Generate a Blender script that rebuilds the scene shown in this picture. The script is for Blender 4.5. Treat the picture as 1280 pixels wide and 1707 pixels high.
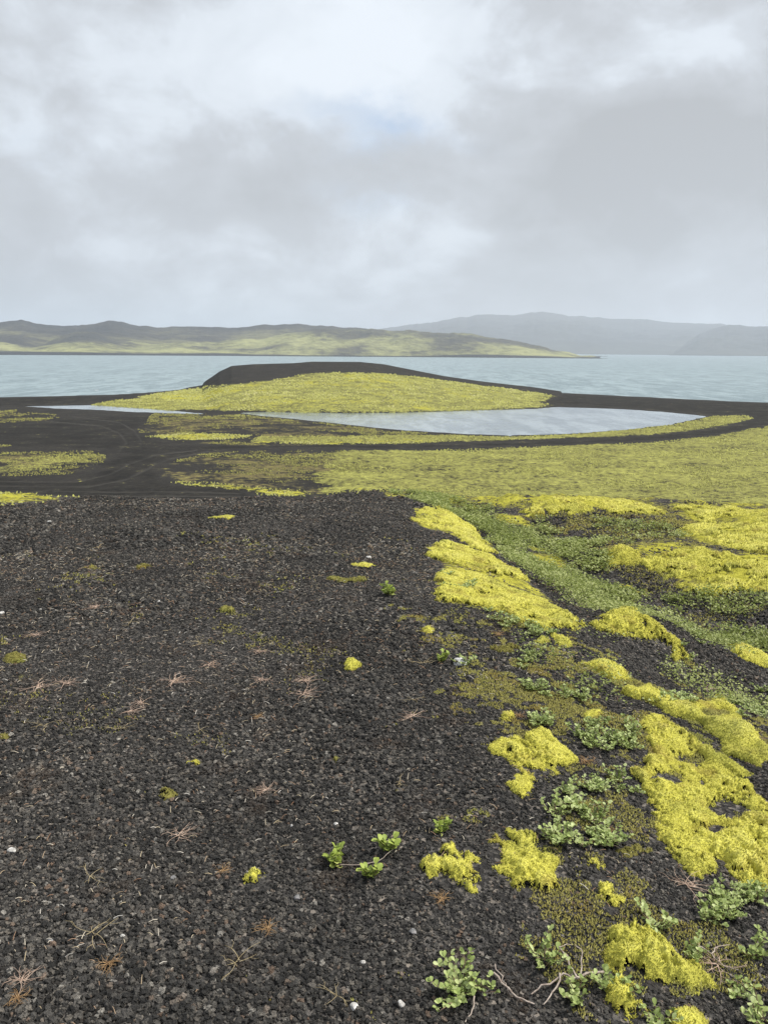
import bpy, math, random
import numpy as np
from mathutils import Matrix, Vector

for o in list(bpy.data.objects):
    bpy.data.objects.remove(o)
S = bpy.context.scene
COL = S.collection
R = math.radians
rng = np.random.default_rng(7)
random.seed(7)

# ------------------------------------------------------------------ camera
CAM_Z, F, CX, CY = 1.6, 1282.0, 640.0, 853.5
PITCH, ROLL = R(11.87), R(0.4)
cam = bpy.data.objects.new('camera', bpy.data.cameras.new('camera'))
COL.objects.link(cam)
MW = Matrix.Translation((0, 0, CAM_Z)) @ Matrix.Rotation(R(90) - PITCH, 4, 'X') @ Matrix.Rotation(ROLL, 4, 'Z')
cam.matrix_world = MW
cam.data.sensor_fit = 'VERTICAL'
cam.data.sensor_height = 36.0
cam.data.lens = F / 1707.0 * 36.0
cam.data.clip_start = 0.05
cam.data.clip_end = 40000
S.camera = cam
ROT = np.array(MW.to_3x3())

# ------------------------------------------------------------------ node helper
class NT:
    def __init__(s, tree): s.t = tree; s.n = tree.nodes; s.l = tree.links
    def new(s, typ, **kw):
        n = s.n.new(typ)
        for k, v in kw.items(): setattr(n, k, v)
        return n
    def put(s, sock, v):
        if hasattr(v, 'is_output') or isinstance(v, bpy.types.NodeSocket): s.l.new(v, sock)
        elif v is not None:
            if isinstance(v, (tuple, list)) and len(v) == 3 and sock.type == 'RGBA': v = (*v, 1)
            sock.default_value = v
    def math(s, op, a, b=None, c=None, clamp=False):
        n = s.new('ShaderNodeMath', operation=op, use_clamp=clamp)
        s.put(n.inputs[0], a); s.put(n.inputs[1], b)
        if c is not None: s.put(n.inputs[2], c)
        return n.outputs[0]
    def vmath(s, op, a, b=None):
        n = s.new('ShaderNodeVectorMath', operation=op); s.put(n.inputs[0], a); s.put(n.inputs[1], b); return n.outputs[0]
    def mix(s, f, a, b, typ='RGBA', blend='MIX'):
        n = s.new('ShaderNodeMix', data_type=typ)
        if typ == 'RGBA': n.blend_type = blend
        o = [i for i in n.inputs if i.enabled]
        s.put(o[0], f); s.put(o[1], a); s.put(o[2], b)
        return [q for q in n.outputs if q.enabled][0]
    def noise(s, vec, scale, detail=4, rough=0.55, dist=0.0, color=False):
        n = s.new('ShaderNodeTexNoise'); s.put(n.inputs['Vector'], vec)
        n.inputs['Scale'].default_value = scale; n.inputs['Detail'].default_value = detail
        n.inputs['Roughness'].default_value = rough; n.inputs['Distortion'].default_value = dist
        return n.outputs['Color' if color else 'Fac']
    def voro(s, vec, scale, feature='F1', out='Distance'):
        n = s.new('ShaderNodeTexVoronoi', feature=feature); s.put(n.inputs['Vector'], vec); n.inputs['Scale'].default_value = scale
        return n.outputs[out]
    def step(s, v, a, b, lo=0.0, hi=1.0):
        n = s.new('ShaderNodeMapRange', interpolation_type='SMOOTHSTEP')
        s.put(n.inputs['Value'], v)
        for k, q in zip(('From Min', 'From Max', 'To Min', 'To Max'), (a, b, lo, hi)): s.put(n.inputs[k], q)
        return n.outputs['Result']
    def ramp(s, f, stops):
        n = s.new('ShaderNodeValToRGB'); cr = n.color_ramp
        while len(cr.elements) < len(stops): cr.elements.new(0.5)
        for e, (p, c) in zip(cr.elements, stops): e.position = p; e.color = (*c, 1)
        s.put(n.inputs[0], f); return n.outputs[0]
    def attr(s, name, typ='GEOMETRY', out='Fac'):
        n = s.new('ShaderNodeAttribute', attribute_name=name, attribute_type=typ); return n.outputs[out]
    def bump(s, h, strength, dist, normal=None):
        n = s.new('ShaderNodeBump'); n.inputs['Strength'].default_value = strength; n.inputs['Distance'].default_value = dist
        s.put(n.inputs['Height'], h)
        if normal is not None: s.put(n.inputs['Normal'], normal)
        return n.outputs[0]

# ------------------------------------------------------------------ world: Nishita sky under broken cloud
SUN_EL, SUN_AZ = R(50), R(78)          # azimuth measured clockwise from +Y (ahead)
W = bpy.data.worlds.new('World'); S.world = W; W.use_nodes = True
w = NT(W.node_tree); w.n.clear()
sky = w.new('ShaderNodeTexSky', sky_type='NISHITA', sun_disc=False)
sky.sun_elevation = SUN_EL; sky.sun_rotation = SUN_AZ; sky.altitude = 500; sky.air_density = 1.0; sky.dust_density = 1.5
tc = w.new('ShaderNodeTexCoord'); D = tc.outputs['Generated']
sp = w.new('ShaderNodeSeparateXYZ'); w.put(sp.inputs[0], D)
flat = w.vmath('MULTIPLY', D, (1, 1, 1.6))
wc = w.noise(flat, 5.5, 8, 0.6, 0.0, True)
warp = w.vmath('MULTIPLY', w.vmath('SUBTRACT', wc, (.5, .5, .5)), (.26, .26, .26))
wsp = w.new('ShaderNodeSeparateXYZ'); w.put(wsp.inputs[0], warp)
AZ = w.math('ADD', w.math('ARCTAN2', sp.outputs[0], sp.outputs[1]), wsp.outputs[0])
EL = w.math('ADD', w.math('ARCSINE', sp.outputs[2]), w.math('MULTIPLY', wsp.outputs[1], 0.55))
def sky_at(px, py):
    v = ROT @ np.array([(px - CX) / F, -(py - CY) / F, -1.0]); v /= np.linalg.norm(v)
    return math.atan2(v[0], v[1]), math.asin(v[2])
def blob(px, py, sx, sy, amp):
    a, e = sky_at(px, py)
    da = w.math('MULTIPLY', w.math('SUBTRACT', AZ, a), F / sx); de = w.math('MULTIPLY', w.math('SUBTRACT', EL, e), F / sy)
    q = w.math('ADD', w.math('MULTIPLY', da, da), w.math('MULTIPLY', de, de))
    return w.math('MULTIPLY', w.math('EXPONENT', w.math('MULTIPLY', q, -1.0)), amp)
BLOBS = [(1090, 250, 300, 130, -.42), (880, 330, 200, 110, -.16), (1260, 380, 260, 120, -.12), (520, 240, 130, 60, -.20), (180, 330, 330, 95, -.12), (390, 300, 120, 70, -.10),
         (60, 90, 240, 90, -.12), (560, 120, 210, 80, .40), (720, 60, 210, 60, .26), (1190, 85, 170, 50, .22), (270, 200, 150, 60, .16), (40, 245, 90, 45, .22), (930, 20, 60, 40, -.14),
         (690, 395, 150, 65, .26), (560, 450, 220, 60, -.02), (180, 410, 80, 35, .12), (300, 60, 150, 60, .12), (700, 490, 900, 45, -.10), (1060, 300, 200, 90, -.14)]
acc = 0.0
for b_ in BLOBS: acc = w.math('ADD', blob(*b_), acc)
n1 = w.noise(flat, 6.5, 9, 0.56, 0.5); n2 = w.noise(flat, 17.0, 8, 0.55, 0.3)
tone = w.math('ADD', acc, w.math('ADD', w.math('MULTIPLY', w.math('SUBTRACT', n1, .5), 1.0), w.math('MULTIPLY', w.math('SUBTRACT', n2, .5), .42)))
tone = w.math('ADD', tone, .5)
cloud = w.ramp(w.math('MULTIPLY', tone, 1.0, clamp=True), [(0.03, (.385, .40, .42)), (.38, (.475, .50, .535)), (.50, (.55, .587, .635)), (.61, (.635, .683, .74)), (.95, (.72, .77, .83))])
gap = w.math('ADD', blob(655, 212, 75, 26, .9), w.math('ADD', blob(590, 345, 70, 30, .5), w.math('ADD', blob(560, 185, 60, 18, .35), blob(30, 255, 60, 30, .25))))
gap = w.math('MULTIPLY', gap, w.step(n1, .35, .65), clamp=True)
cl = w.vmath('MULTIPLY', cloud, (8.0, 8.0, 8.0))
skycol = w.mix(w.math('SUBTRACT', 1.0, w.math('MULTIPLY', gap, .75)), w.vmath('MULTIPLY', sky.outputs[0], (1.0, 1.0, 1.0)), cl)
bg = w.new('ShaderNodeBackground'); bg.inputs['Strength'].default_value = 0.10
w.put(bg.inputs['Color'], skycol)
wo = w.new('ShaderNodeOutputWorld'); w.put(wo.inputs['Surface'], bg.outputs[0])

# ------------------------------------------------------------------ sun and exposure
sd = bpy.data.lights.new('sun', 'SUN'); sd.energy = 3.3; sd.angle = R(10); sd.color = (1.0, .95, .86)
sun = bpy.data.objects.new('sun', sd); COL.objects.link(sun)
sv = Vector((math.sin(SUN_AZ) * math.cos(SUN_EL), math.cos(SUN_AZ) * math.cos(SUN_EL), math.sin(SUN_EL)))
sun.rotation_euler = sv.to_track_quat('Z', 'Y').to_euler(); sun.location = (10, 10, 30)
S.view_settings.view_transform = 'Standard'; S.view_settings.look = 'None'
S.view_settings.exposure = 0.62; S.view_settings.gamma = 1; S.view_settings.use_curve_mapping = False
try:
    S.cycles.volume_bounces = 2; S.cycles.max_bounces = 6; S.cycles.use_denoising = True
except Exception: pass

# ------------------------------------------------------------------ numpy noise, polygons, projection
def _h(ix, iy, seed):
    h = (ix * 374761393 + iy * 668265263 + seed * 2147483647) & 0xFFFFFFFF
    h = ((h ^ (h >> 13)) * 1274126177) & 0xFFFFFFFF
    return ((h ^ (h >> 16)) & 0xFFFF) / 65535.0
def vnoise(x, y, seed=0):
    xi = np.floor(x).astype(np.int64); yi = np.floor(y).astype(np.int64)
    fx = x - xi; fy = y - yi; fx = fx * fx * (3 - 2 * fx); fy = fy * fy * (3 - 2 * fy)
    a = _h(xi, yi, seed); b = _h(xi + 1, yi, seed); c = _h(xi, yi + 1, seed); d = _h(xi + 1, yi + 1, seed)
    return (a + (b - a) * fx) * (1 - fy) + (c + (d - c) * fx) * fy
def fbm(x, y, scale, oct=4, seed=0, gain=.5):
    x = np.asarray(x, float) * scale; y = np.asarray(y, float) * scale
    t = 0; a = 1; s = 0
    for k in range(oct):
        c, q = math.cos(.6 * k + .3), math.sin(.6 * k + .3)
        t = t + a * vnoise(x * c - y * q + 17.3 * k, x * q + y * c + 9.1 * k, seed + k); s += a; a *= gain
        x = x * 2.03; y = y * 2.03
    return t / s - .5
def sstep(a, b, v):
    t = np.clip((v - a) / (b - a), 0, 1); return t * t * (3 - 2 * t)
def sdf(P, x, y):
    """signed distance to polygon P (positive inside)"""
    P = np.asarray(P, float); x = np.asarray(x, float); y = np.asarray(y, float)
    d = np.full(x.shape, 1e18); ins = np.zeros(x.shape, bool)
    for (ax, ay), (bx, by) in zip(P, np.roll(P, -1, 0)):
        ex, ey = bx - ax, by - ay
        t = np.clip(((x - ax) * ex + (y - ay) * ey) / (ex * ex + ey * ey + 1e-12), 0, 1)
        d = np.minimum(d, (x - ax - t * ex) ** 2 + (y - ay - t * ey) ** 2)
        if ay != by: ins ^= ((ay > y) != (by > y)) & (x < ex * (y - ay) / (by - ay) + ax)
    return np.where(ins, 1, -1) * np.sqrt(d)
def sdf_box(P, x, y, pad):
    P = np.asarray(P, float); out = np.full(np.shape(x), -pad, float)
    m = (x > P[:, 0].min() - pad) & (x < P[:, 0].max() + pad) & (y > P[:, 1].min() - pad) & (y < P[:, 1].max() + pad)
    if m.any(): out[m] = np.maximum(sdf(P, x[m], y[m]), -pad)
    return out
def rays(px, py):
    px = np.asarray(px, float); py = np.asarray(py, float)
    d = np.stack([(px - CX) / F, -(py - CY) / F, -np.ones_like(px)], -1) @ ROT.T
    return d / d[..., 1:2]                       # per unit of forward distance Y
def at(px, py, Y):
    d = rays(px, py); return (d[0] * Y, Y, CAM_Z + d[2] * Y)
L = -8.5                                         # lake level
def on_level(pts, z=L):
    p = np.array(pts, float); d = rays(p[:, 0], p[:, 1]); t = (z - CAM_Z) / d[:, 2]
    return np.stack([d[:, 0] * t, t], 1)

# ------------------------------------------------------------------ the terrain's height
POND = on_level([(397, 688), (450, 695), (540, 703), (600, 710), (680, 718), (760, 722), (840, 725), (900, 724), (980, 721), (1050, 715), (1110, 708), (1150, 701), (1179, 694.5),
                 (1150, 691.5), (1100, 687), (1040, 683), (980, 680.5), (930, 679), (890, 682), (800, 684.5), (700, 687), (600, 689), (500, 688), (440, 686.5)])
STREAM = on_level([(40, 677), (90, 680.5), (150, 682.5), (220, 686), (290, 688.5), (340, 690), (300, 687), (250, 682.5), (180, 677.5), (110, 674), (60, 673)])
LAKE = np.concatenate([np.array([(-900, 260.), (-260, 176)]), on_level([(-100, 663.5), (0, 662), (100, 660), (180, 658), (250, 654), (300, 649), (338, 641)]),
                       np.array([(-46., 226), (-35, 240), (-5, 244), (18, 238), (38, 222), (43, 200)]), on_level([(935, 655), (1000, 658), (1100, 663), (1200, 668), (1280, 671), (1450, 678)]),
                       np.array([(240., 150), (900, 200), (9000, 400), (9000, 9000), (-9000, 9000), (-9000, 400)])])
near_pts = []
def zplat(Y): return float(np.interp(Y, [-6, 0, 2, 4, 6, 8, 10, 12, 14], [.05, 0, -.03, -.1, -.2, -.33, -.5, -.76, -1.12]))
for X in (-30, -14, -8, -4, -1.5, -.2):
    for Y in (-6, -1, 1, 2.5, 4, 6, 8, 10, 12, 14): near_pts.append((X, Y, zplat(Y) - .0008 * X * X * .3))
for p in [(700, 900, 8.1), (730, 1000, 5.4), (800, 1150, 3.75), (850, 1300, 2.75), (900, 1500, 2.07), (1000, 1650, 1.76),
          (1000, 1250, 3.2), (1200, 1300, 3.2), (1280, 1200, 4.2), (1280, 1450, 2.45), (1250, 1650, 1.82), (1000, 1100, 4.5), (1130, 1050, 5.4), (1120, 1105, 5.1), (1200, 1130, 5.2),
          (1230, 1075, 6.8), (1100, 1020, 7.8), (960, 960, 9.2), (860, 910, 10.8), (780, 865, 12.8), (720, 830, 15), (660, 818, 15.5),
          (870, 955, 7.4), (950, 1015, 6.3), (810, 915, 8.8), (730, 850, 11.6), (640, 825, 13.2),
          (900, 838, 13.3), (1000, 832, 13.9), (1120, 839, 14), (1280, 848, 13.5), (1000, 880, 12), (900, 882, 12.2), (1130, 890, 11.2), (1220, 890, 11), (1150, 905, 10.2),
          (1150, 925, 9.4), (1250, 945, 8.9), (1040, 920, 9.8), (1150, 990, 8.4), (1040, 962, 9.1), (1270, 1000, 8.0), (1280, 1060, 6.9), (1450, 1300, 3.0), (1500, 1060, 6.6), (1500, 950, 8.8), (1500, 850, 13)]:
    near_pts.append(at(*p))
for X in (-30, -16, -8, 0, 6, 12, 20, 32):
    near_pts += [(X, 18, -2.4), (X, 22, -3.6), (X, 28, -4.7)]
for X in (5, 12, 30): near_pts += [(X, -4, -.5), (X, 1, -.5 - .02 * X)]
NP = np.array(near_pts)
def _U(r2): return .5 * r2 * np.log(r2 + 1e-9)
def _tps():
    n = len(NP); r2 = ((NP[:, None, :2] - NP[None, :, :2]) ** 2).sum(-1)
    A = np.zeros((n + 3, n + 3)); A[:n, :n] = _U(r2) + np.eye(n) * .01
    Pm = np.c_[np.ones(n), NP[:, :2]]; A[:n, n:] = Pm; A[n:, :n] = Pm.T
    return np.linalg.solve(A, np.r_[NP[:, 2], 0, 0, 0])
TPS = _tps()
def z_near(x, y):
    out = np.empty(x.shape)
    for i in range(0, x.size, 60000):
        xs, ys = x[i:i + 60000], y[i:i + 60000]
        out[i:i + 60000] = _U((xs[:, None] - NP[:, 0]) ** 2 + (ys[:, None] - NP[:, 1]) ** 2) @ TPS[:-3] + TPS[-3] + TPS[-2] * xs + TPS[-1] * ys
    return out
# the headland: a crest line with a long mossy front and a steep black back
CREST = np.array([at(px, py, Y) for px, py, Y in [(338, 640, 212), (350, 632, 208), (366, 620, 206), (386, 610.5, 205), (420, 608, 205), (490, 606, 205), (520, 603.5, 206), (600, 604, 207), (640, 608, 207),
                  (680, 616, 206), (740, 628, 203), (800, 637, 199), (860, 645, 194), (935, 653, 186)]])
def z_head(x, y):
    u = x / np.maximum(y, 40); cu = CREST[:, 0] / CREST[:, 1]
    h = np.interp(u, cu, CREST[:, 2] - L, left=.35, right=.4)
    yc = np.interp(u, cu, CREST[:, 1])
    yf = np.interp(x, [-80, -60, -20, 0, 20, 32, 45], [128, 126, 119, 120, 124, 132, 140])
    t = (y - yf) / (yc - yf); s = np.clip((y - yc) / 30, 0, 1)
    return np.where(t < 0, 0, np.where(t < 1, h * np.clip(t, 0, 1) ** 1.05, h * (1 - s * s)))
def z_valley(x, y):
    zb = np.interp(y, [0, 20, 24, 28, 34, 50, 66, 81, 96, 120, 160, 300], [0, -3.0, -4.0, -4.6, -5.0, -5.9, -6.95, -7.7, -8.0, -8.05, -8.0, -8.0])
    zh = z_head(x, y)
    zb = zb + fbm(x, y, .04, 3, 5) * .5 * sstep(24, 40, y) * (zh < .3)
    zt = np.maximum(zb - L, zh + .12 * sstep(0, .3, zh))
    d = np.full(x.shape, 60.0)
    m = y > 60
    if m.any():
        xm, ym = x[m], y[m]
        dl = -sdf(LAKE, xm, ym); dp = np.minimum(-sdf(POND, xm, ym), -sdf(STREAM, xm, ym))
        wob = fbm(xm, ym, .12, 3, 11) * 1.6 + fbm(xm, ym, .6, 2, 12) * .5
        d[m] = np.minimum(dl + wob, dp + wob)
    slope = .035 + 2.2 * sstep(.25, 2.2, zh)
    land = zt * (1 - np.exp(-np.maximum(d, 0) * slope / np.maximum(zt, .05)))
    return L + np.where(d > 0, land, np.maximum(d * .12, -2.5))
def H(x, y):
    x = np.asarray(x, float).ravel(); y = np.asarray(y, float).ravel()
    z = np.empty(x.shape); a = y < 28; b = ~a
    if b.any(): z[b] = z_valley(x[b], y[b])
    if a.any():
        xa, ya = x[a], y[a]
        zn = z_near(np.clip(xa, -40, 40), np.maximum(ya, -8)); q = sstep(20, 28, ya)
        k = q > 0
        if k.any(): zn[k] = zn[k] * (1 - q[k]) + z_valley(xa[k], ya[k]) * q[k]
        z[a] = zn + fbm(xa, ya, 2.2, 4, 3) * .035 + fbm(xa, ya, .7, 2, 4) * .05 + fbm(xa, ya, .8, 3, 6) * .16 * sstep(8, 12, ya)
    return z
YS = np.r_[np.geomspace(.9, 30, 420), np.geomspace(30.3, 250, 260)]
def ground(pts):
    """where the photograph's points lie on the ground: (n,3)"""
    p = np.array(pts, float).reshape(-1, 2); d = rays(p[:, 0], p[:, 1]); out = np.zeros((len(p), 3))
    xx = d[:, 0:1] * YS; zz = CAM_Z + d[:, 2:3] * YS
    hh = H(xx.ravel(), np.broadcast_to(YS, xx.shape).ravel()).reshape(xx.shape)
    for i in range(len(p)):
        under = np.nonzero(zz[i] < hh[i])[0]
        j = under[0] if len(under) else len(YS) - 1
        j = max(j, 1); g0, g1 = zz[i, j - 1] - hh[i, j - 1], zz[i, j] - hh[i, j]
        t = g0 / (g0 - g1) if g0 != g1 else 0
        Y = YS[j - 1] + (YS[j] - YS[j - 1]) * np.clip(t, 0, 1)
        out[i] = (d[i, 0] * Y, Y, 0)
    out[:, 2] = H(out[:, 0], out[:, 1]); return out
def poly(pts, step=14):
    q = []
    for a, b in zip(pts, pts[1:] + pts[:1]):
        n = max(1, int(math.dist(a, b) / step))
        q += [(a[0] + (b[0] - a[0]) * k / n, a[1] + (b[1] - a[1]) * k / n) for k in range(n)]
    return ground(q)[:, :2]

# ------------------------------------------------------------------ mesh and tag helpers
def tag(o, label=None, cat=None, group=None, kind=None):
    for k, v in (('label', label), ('category', cat), ('group', group), ('kind', kind)):
        if v: o[k] = v
    return o
def make_mesh(name, V, Fs, mat=None, attrs=None, smooth=True):
    """Fs: array (n,3)/(n,4) or list of such arrays"""
    me = bpy.data.meshes.new(name)
    V = np.asarray(V, np.float32)
    if isinstance(Fs, np.ndarray): Fs = [Fs]
    Fs = [np.asarray(f, np.int32) for f in Fs if len(f)]
    tot = np.concatenate([np.full(len(f), f.shape[1], np.int32) for f in Fs]); idx = np.concatenate([f.ravel() for f in Fs])
    me.vertices.add(len(V)); me.vertices.foreach_set('co', V.ravel())
    me.loops.add(len(idx)); me.loops.foreach_set('vertex_index', idx)
    me.polygons.add(len(tot)); me.polygons.foreach_set('loop_start', np.r_[0, np.cumsum(tot)[:-1]].astype(np.int32))
    me.polygons.foreach_set('loop_total', tot)
    me.polygons.foreach_set('use_smooth', np.full(len(tot), smooth))
    for k, a in (attrs or {}).items():
        at_ = me.attributes.new(k, 'FLOAT', 'POINT'); at_.data.foreach_set('value', np.asarray(a, np.float32))
    me.update(calc_edges=True); me.validate()
    if mat: me.materials.append(mat)
    return me
def link(name, me, parent=None, loc=(0, 0, 0)):
    o = bpy.data.objects.new(name, me); COL.objects.link(o); o.location = loc
    if parent: o.parent = parent
    return o
def compact(V, Fq, attrs):
    used = np.unique(Fq); mp = np.full(len(V), -1, np.int64); mp[used] = np.arange(len(used))
    return V[used], mp[Fq], {k: a[used] for k, a in attrs.items()}

# ------------------------------------------------------------------ materials
def new_mat(name):
    m = bpy.data.materials.new(name); m.use_nodes = True; t = NT(m.node_tree)
    p = t.n['Principled BSDF']; p.inputs['Roughness'].default_value = .9
    p.inputs['Specular IOR Level'].default_value = .25
    return m, t, p
def pos(t): return t.new('ShaderNodeNewGeometry').outputs['Position']

def ground_material():
    m, t, p = new_mat('ground')
    P = pos(t)
    dist = t.math('MULTIPLY', t.vmath('MULTIPLY', P, (1, 1, 1)), 1)
    big = t.noise(P, .35, 4); mid = t.noise(P, 2.3, 5, .6); fine = t.noise(P, 14, 4, .65); grit = t.noise(P, 70, 3, .7)
    cell = t.voro(P, 75, out='Color')
    cs = t.new('ShaderNodeSeparateColor'); t.put(cs.inputs[0], cell)
    gr = t.ramp(cs.outputs[0], [(0, (.028, .027, .027)), (.6, (.07, .067, .064)), (.86, (.13, .122, .114)), (.97, (.25, .22, .19))])
    gr = t.mix(t.step(fine, .35, .7), t.mix(.5, gr, (.02, .019, .019)), gr)
    gr = t.mix(t.step(mid, .58, .75), gr, t.mix(.35, gr, (.11, .075, .05)))
    sand = t.ramp(t.math('ADD', t.math('MULTIPLY', mid, .35), t.math('ADD', t.math('MULTIPLY', big, .35), t.math('MULTIPLY', fine, .3))), [(.34, (.012, .012, .012)), (.5, (.027, .026, .024)), (.66, (.052, .048, .043))])
    sand = t.mix(t.math('MULTIPLY', t.attr('rut'), .55), sand, (.075, .07, .064))
    col = t.mix(t.attr('sand'), gr, sand)
    # sparse brownish growth
    br = t.step(t.math('ADD', t.attr('brown'), t.math('MULTIPLY', t.math('SUBTRACT', t.math('ADD', t.math('MULTIPLY', big, .45), t.math('ADD', t.math('MULTIPLY', mid, .4), t.math('MULTIPLY', fine, .15))), .5), 4.2)), .38, .85)
    brc = t.ramp(t.math('ADD', t.math('MULTIPLY', fine, .5), t.math('MULTIPLY', mid, .5)), [(.34, (.065, .052, .036)), (.48, (.13, .108, .058)), (.6, (.20, .18, .065)), (.72, (.30, .28, .08))])
    col = t.mix(br, col, brc)
    # meadow
    hum = t.math('ADD', t.math('MULTIPLY', mid, .55), t.math('ADD', t.math('MULTIPLY', fine, .3), t.math('MULTIPLY', big, .3)))
    mf = t.step(t.math('ADD', t.attr('meadow'), t.math('MULTIPLY', t.math('SUBTRACT', hum, .575), 2.6)), .3, .62)
    mc = t.ramp(hum, [(.42, (.045, .042, .026)), (.52, (.14, .135, .052)), (.60, (.24, .238, .072)), (.72, (.37, .37, .105))])
    col = t.mix(mf, col, mc)
    # bright moss
    bf = t.step(t.math('ADD', t.attr('bright'), t.math('MULTIPLY', t.math('SUBTRACT', hum, .575), 1.7)), .35, .65)
    bc = t.ramp(t.math('ADD', t.math('MULTIPLY', fine, .6), t.math('MULTIPLY', mid, .4)), [(.3, (.17, .16, .025)), (.5, (.37, .35, .05)), (.7, (.52, .49, .08))])
    col = t.mix(bf, col, bc)
    # willow green
    gf = t.step(t.math('ADD', t.attr('green'), t.math('MULTIPLY', t.math('SUBTRACT', t.math('ADD', t.math('MULTIPLY', fine, .6), t.math('MULTIPLY', mid, .4)), .5), 1.6)), .4, .7)
    gc = t.ramp(grit, [(.3, (.03, .035, .015)), (.5, (.08, .10, .035)), (.7, (.20, .22, .09))])
    col = t.mix(gf, col, gc)
    t.put(p.inputs['Base Color'], col)
    hb = t.math('ADD', t.math('MULTIPLY', t.voro(P, 75), .5), t.math('MULTIPLY', grit, .6))
    b1 = t.bump(hb, .9, .012)
    rough = t.math('MULTIPLY', fine, t.math('SUBTRACT', 1.0, t.math('MULTIPLY', t.attr('sand'), .9)))
    b2 = t.bump(rough, .8, .06, b1); p.inputs['Specular IOR Level'].default_value = .03
    t.put(p.inputs['Normal'], b2); p.inputs['Roughness'].default_value = .95
    return m
GROUND = ground_material()

def pebble_material():
    m, t, p = new_mat('scoria')
    r = t.new('ShaderNodeObjectInfo').outputs['Random']
    c = t.ramp(r, [(0, (.030, .029, .027)), (.38, (.075, .071, .066)), (.66, (.145, .136, .123)), (.83, (.225, .207, .182)), (.93, (.29, .26, .22)), (.968, (.30, .20, .14)), (.985, (.48, .45, .40))])
    lo_ = t.new('ShaderNodeObjectInfo').outputs['Location']
    pn = t.noise(lo_, 1.3, 4, .6); pw = t.noise(lo_, 3.1, 3, .6)
    c = t.mix(t.step(pn, .35, .65), t.mix(.38, c, (.012, .012, .012)), c)
    c = t.mix(t.step(pw, .56, .72), c, t.mix(.28, c, (.16, .095, .055)))
    g = t.new('ShaderNodeTexCoord').outputs['Object']
    n = t.noise(g, 3.5, 3, .6)
    t.put(p.inputs['Base Color'], t.mix(t.step(n, .35, .65), t.mix(.45, c, (.015, .015, .015)), c))
    t.put(p.inputs['Normal'], t.bump(n, .6, .15)); p.inputs['Roughness'].default_value = .8
    return m
PEBBLE = pebble_material()

def moss_material(name, lo, mid_, hi):
    m, t, p = new_mat(name)
    P = pos(t); n = t.noise(P, 45, 4, .6); n2 = t.noise(P, 6, 3, .5)
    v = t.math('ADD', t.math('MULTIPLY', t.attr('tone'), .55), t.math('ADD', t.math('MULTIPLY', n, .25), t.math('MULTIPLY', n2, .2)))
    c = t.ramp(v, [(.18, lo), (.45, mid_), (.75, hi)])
    c = t.mix(t.step(n2, .52, .70), c, t.mix(.5, c, (.20, .13, .035)))
    n3 = t.noise(P, 2.2, 4, .6); c = t.mix(t.step(n3, .5, .68), c, t.mix(.45, c, (.22, .24, .06)))
    t.put(p.inputs['Base Color'], c); t.put(p.inputs['Normal'], t.bump(n, .7, .01))
    p.inputs['Roughness'].default_value = 1.0; p.inputs['Specular IOR Level'].default_value = .1
    return m
MOSS = moss_material('yellow_moss', (.18, .165, .03), (.555, .527, .092), (.79, .755, .235))
MOSS_DULL = moss_material('dull_moss', (.085, .075, .025), (.21, .195, .055), (.37, .345, .12))

def leaf_material(name, a, b, c):
    m, t, p = new_mat(name)
    v = t.attr('tone'); col = t.ramp(v, [(.0, a), (.5, b), (1.0, c)])
    back = t.new('ShaderNodeNewGeometry').outputs['Backfacing']
    t.put(p.inputs['Base Color'], t.mix(t.math('MULTIPLY', back, .5), col, (.30, .36, .24)))
    p.inputs['Roughness'].default_value = .55; p.inputs['Specular IOR Level'].default_value = .35
    tr = t.new('ShaderNodeBsdfTranslucent'); t.put(tr.inputs['Color'], t.mix(.5, col, (.30, .38, .06)))
    mx = t.new('ShaderNodeMixShader'); mx.inputs[0].default_value = .25
    t.put(mx.inputs[1], p.outputs[0]); t.put(mx.inputs[2], tr.outputs[0])
    t.put(t.n['Material Output'].inputs['Surface'], mx.outputs[0])
    return m
LEAF = leaf_material('willow_leaf', (.15, .20, .05), (.34, .42, .13), (.54, .60, .28))
LEAF_LIME = leaf_material('lime_leaf', (.18, .25, .04), (.34, .42, .08), (.50, .54, .16))
def twig_material(name, a, b):
    m, t, p = new_mat(name); n = t.noise(pos(t), 90, 3)
    t.put(p.inputs['Base Color'], t.ramp(n, [(.3, a), (.7, b)])); return m
TWIG = twig_material('pale_twig', (.22, .17, .14), (.50, .43, .37))
STEM = twig_material('brown_stem', (.10, .065, .045), (.25, .18, .13))
DRY = twig_material('dry_pink', (.28, .18, .13), (.62, .48, .38))
STRAW = twig_material('straw', (.25, .19, .09), (.55, .46, .28))
RUST = twig_material('rust_plant', (.20, .11, .05), (.40, .27, .14))
def stone_material(name, a, b):
    m, t, p = new_mat(name); P = t.new('ShaderNodeTexCoord').outputs['Object']; n = t.noise(P, 30, 4, .6)
    t.put(p.inputs['Base Color'], t.ramp(n, [(.42, a), (.56, b)])); t.put(p.inputs['Normal'], t.bump(n, .5, .02)); p.inputs['Roughness'].default_value = .75; return m
STONE = stone_material('pale_stone', (.34, .33, .31), (.66, .64, .61))
PIED = stone_material('pied_stone', (.05, .05, .05), (.75, .74, .73))
GREY = stone_material('grey_stone', (.14, .14, .14), (.26, .25, .25))

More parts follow.
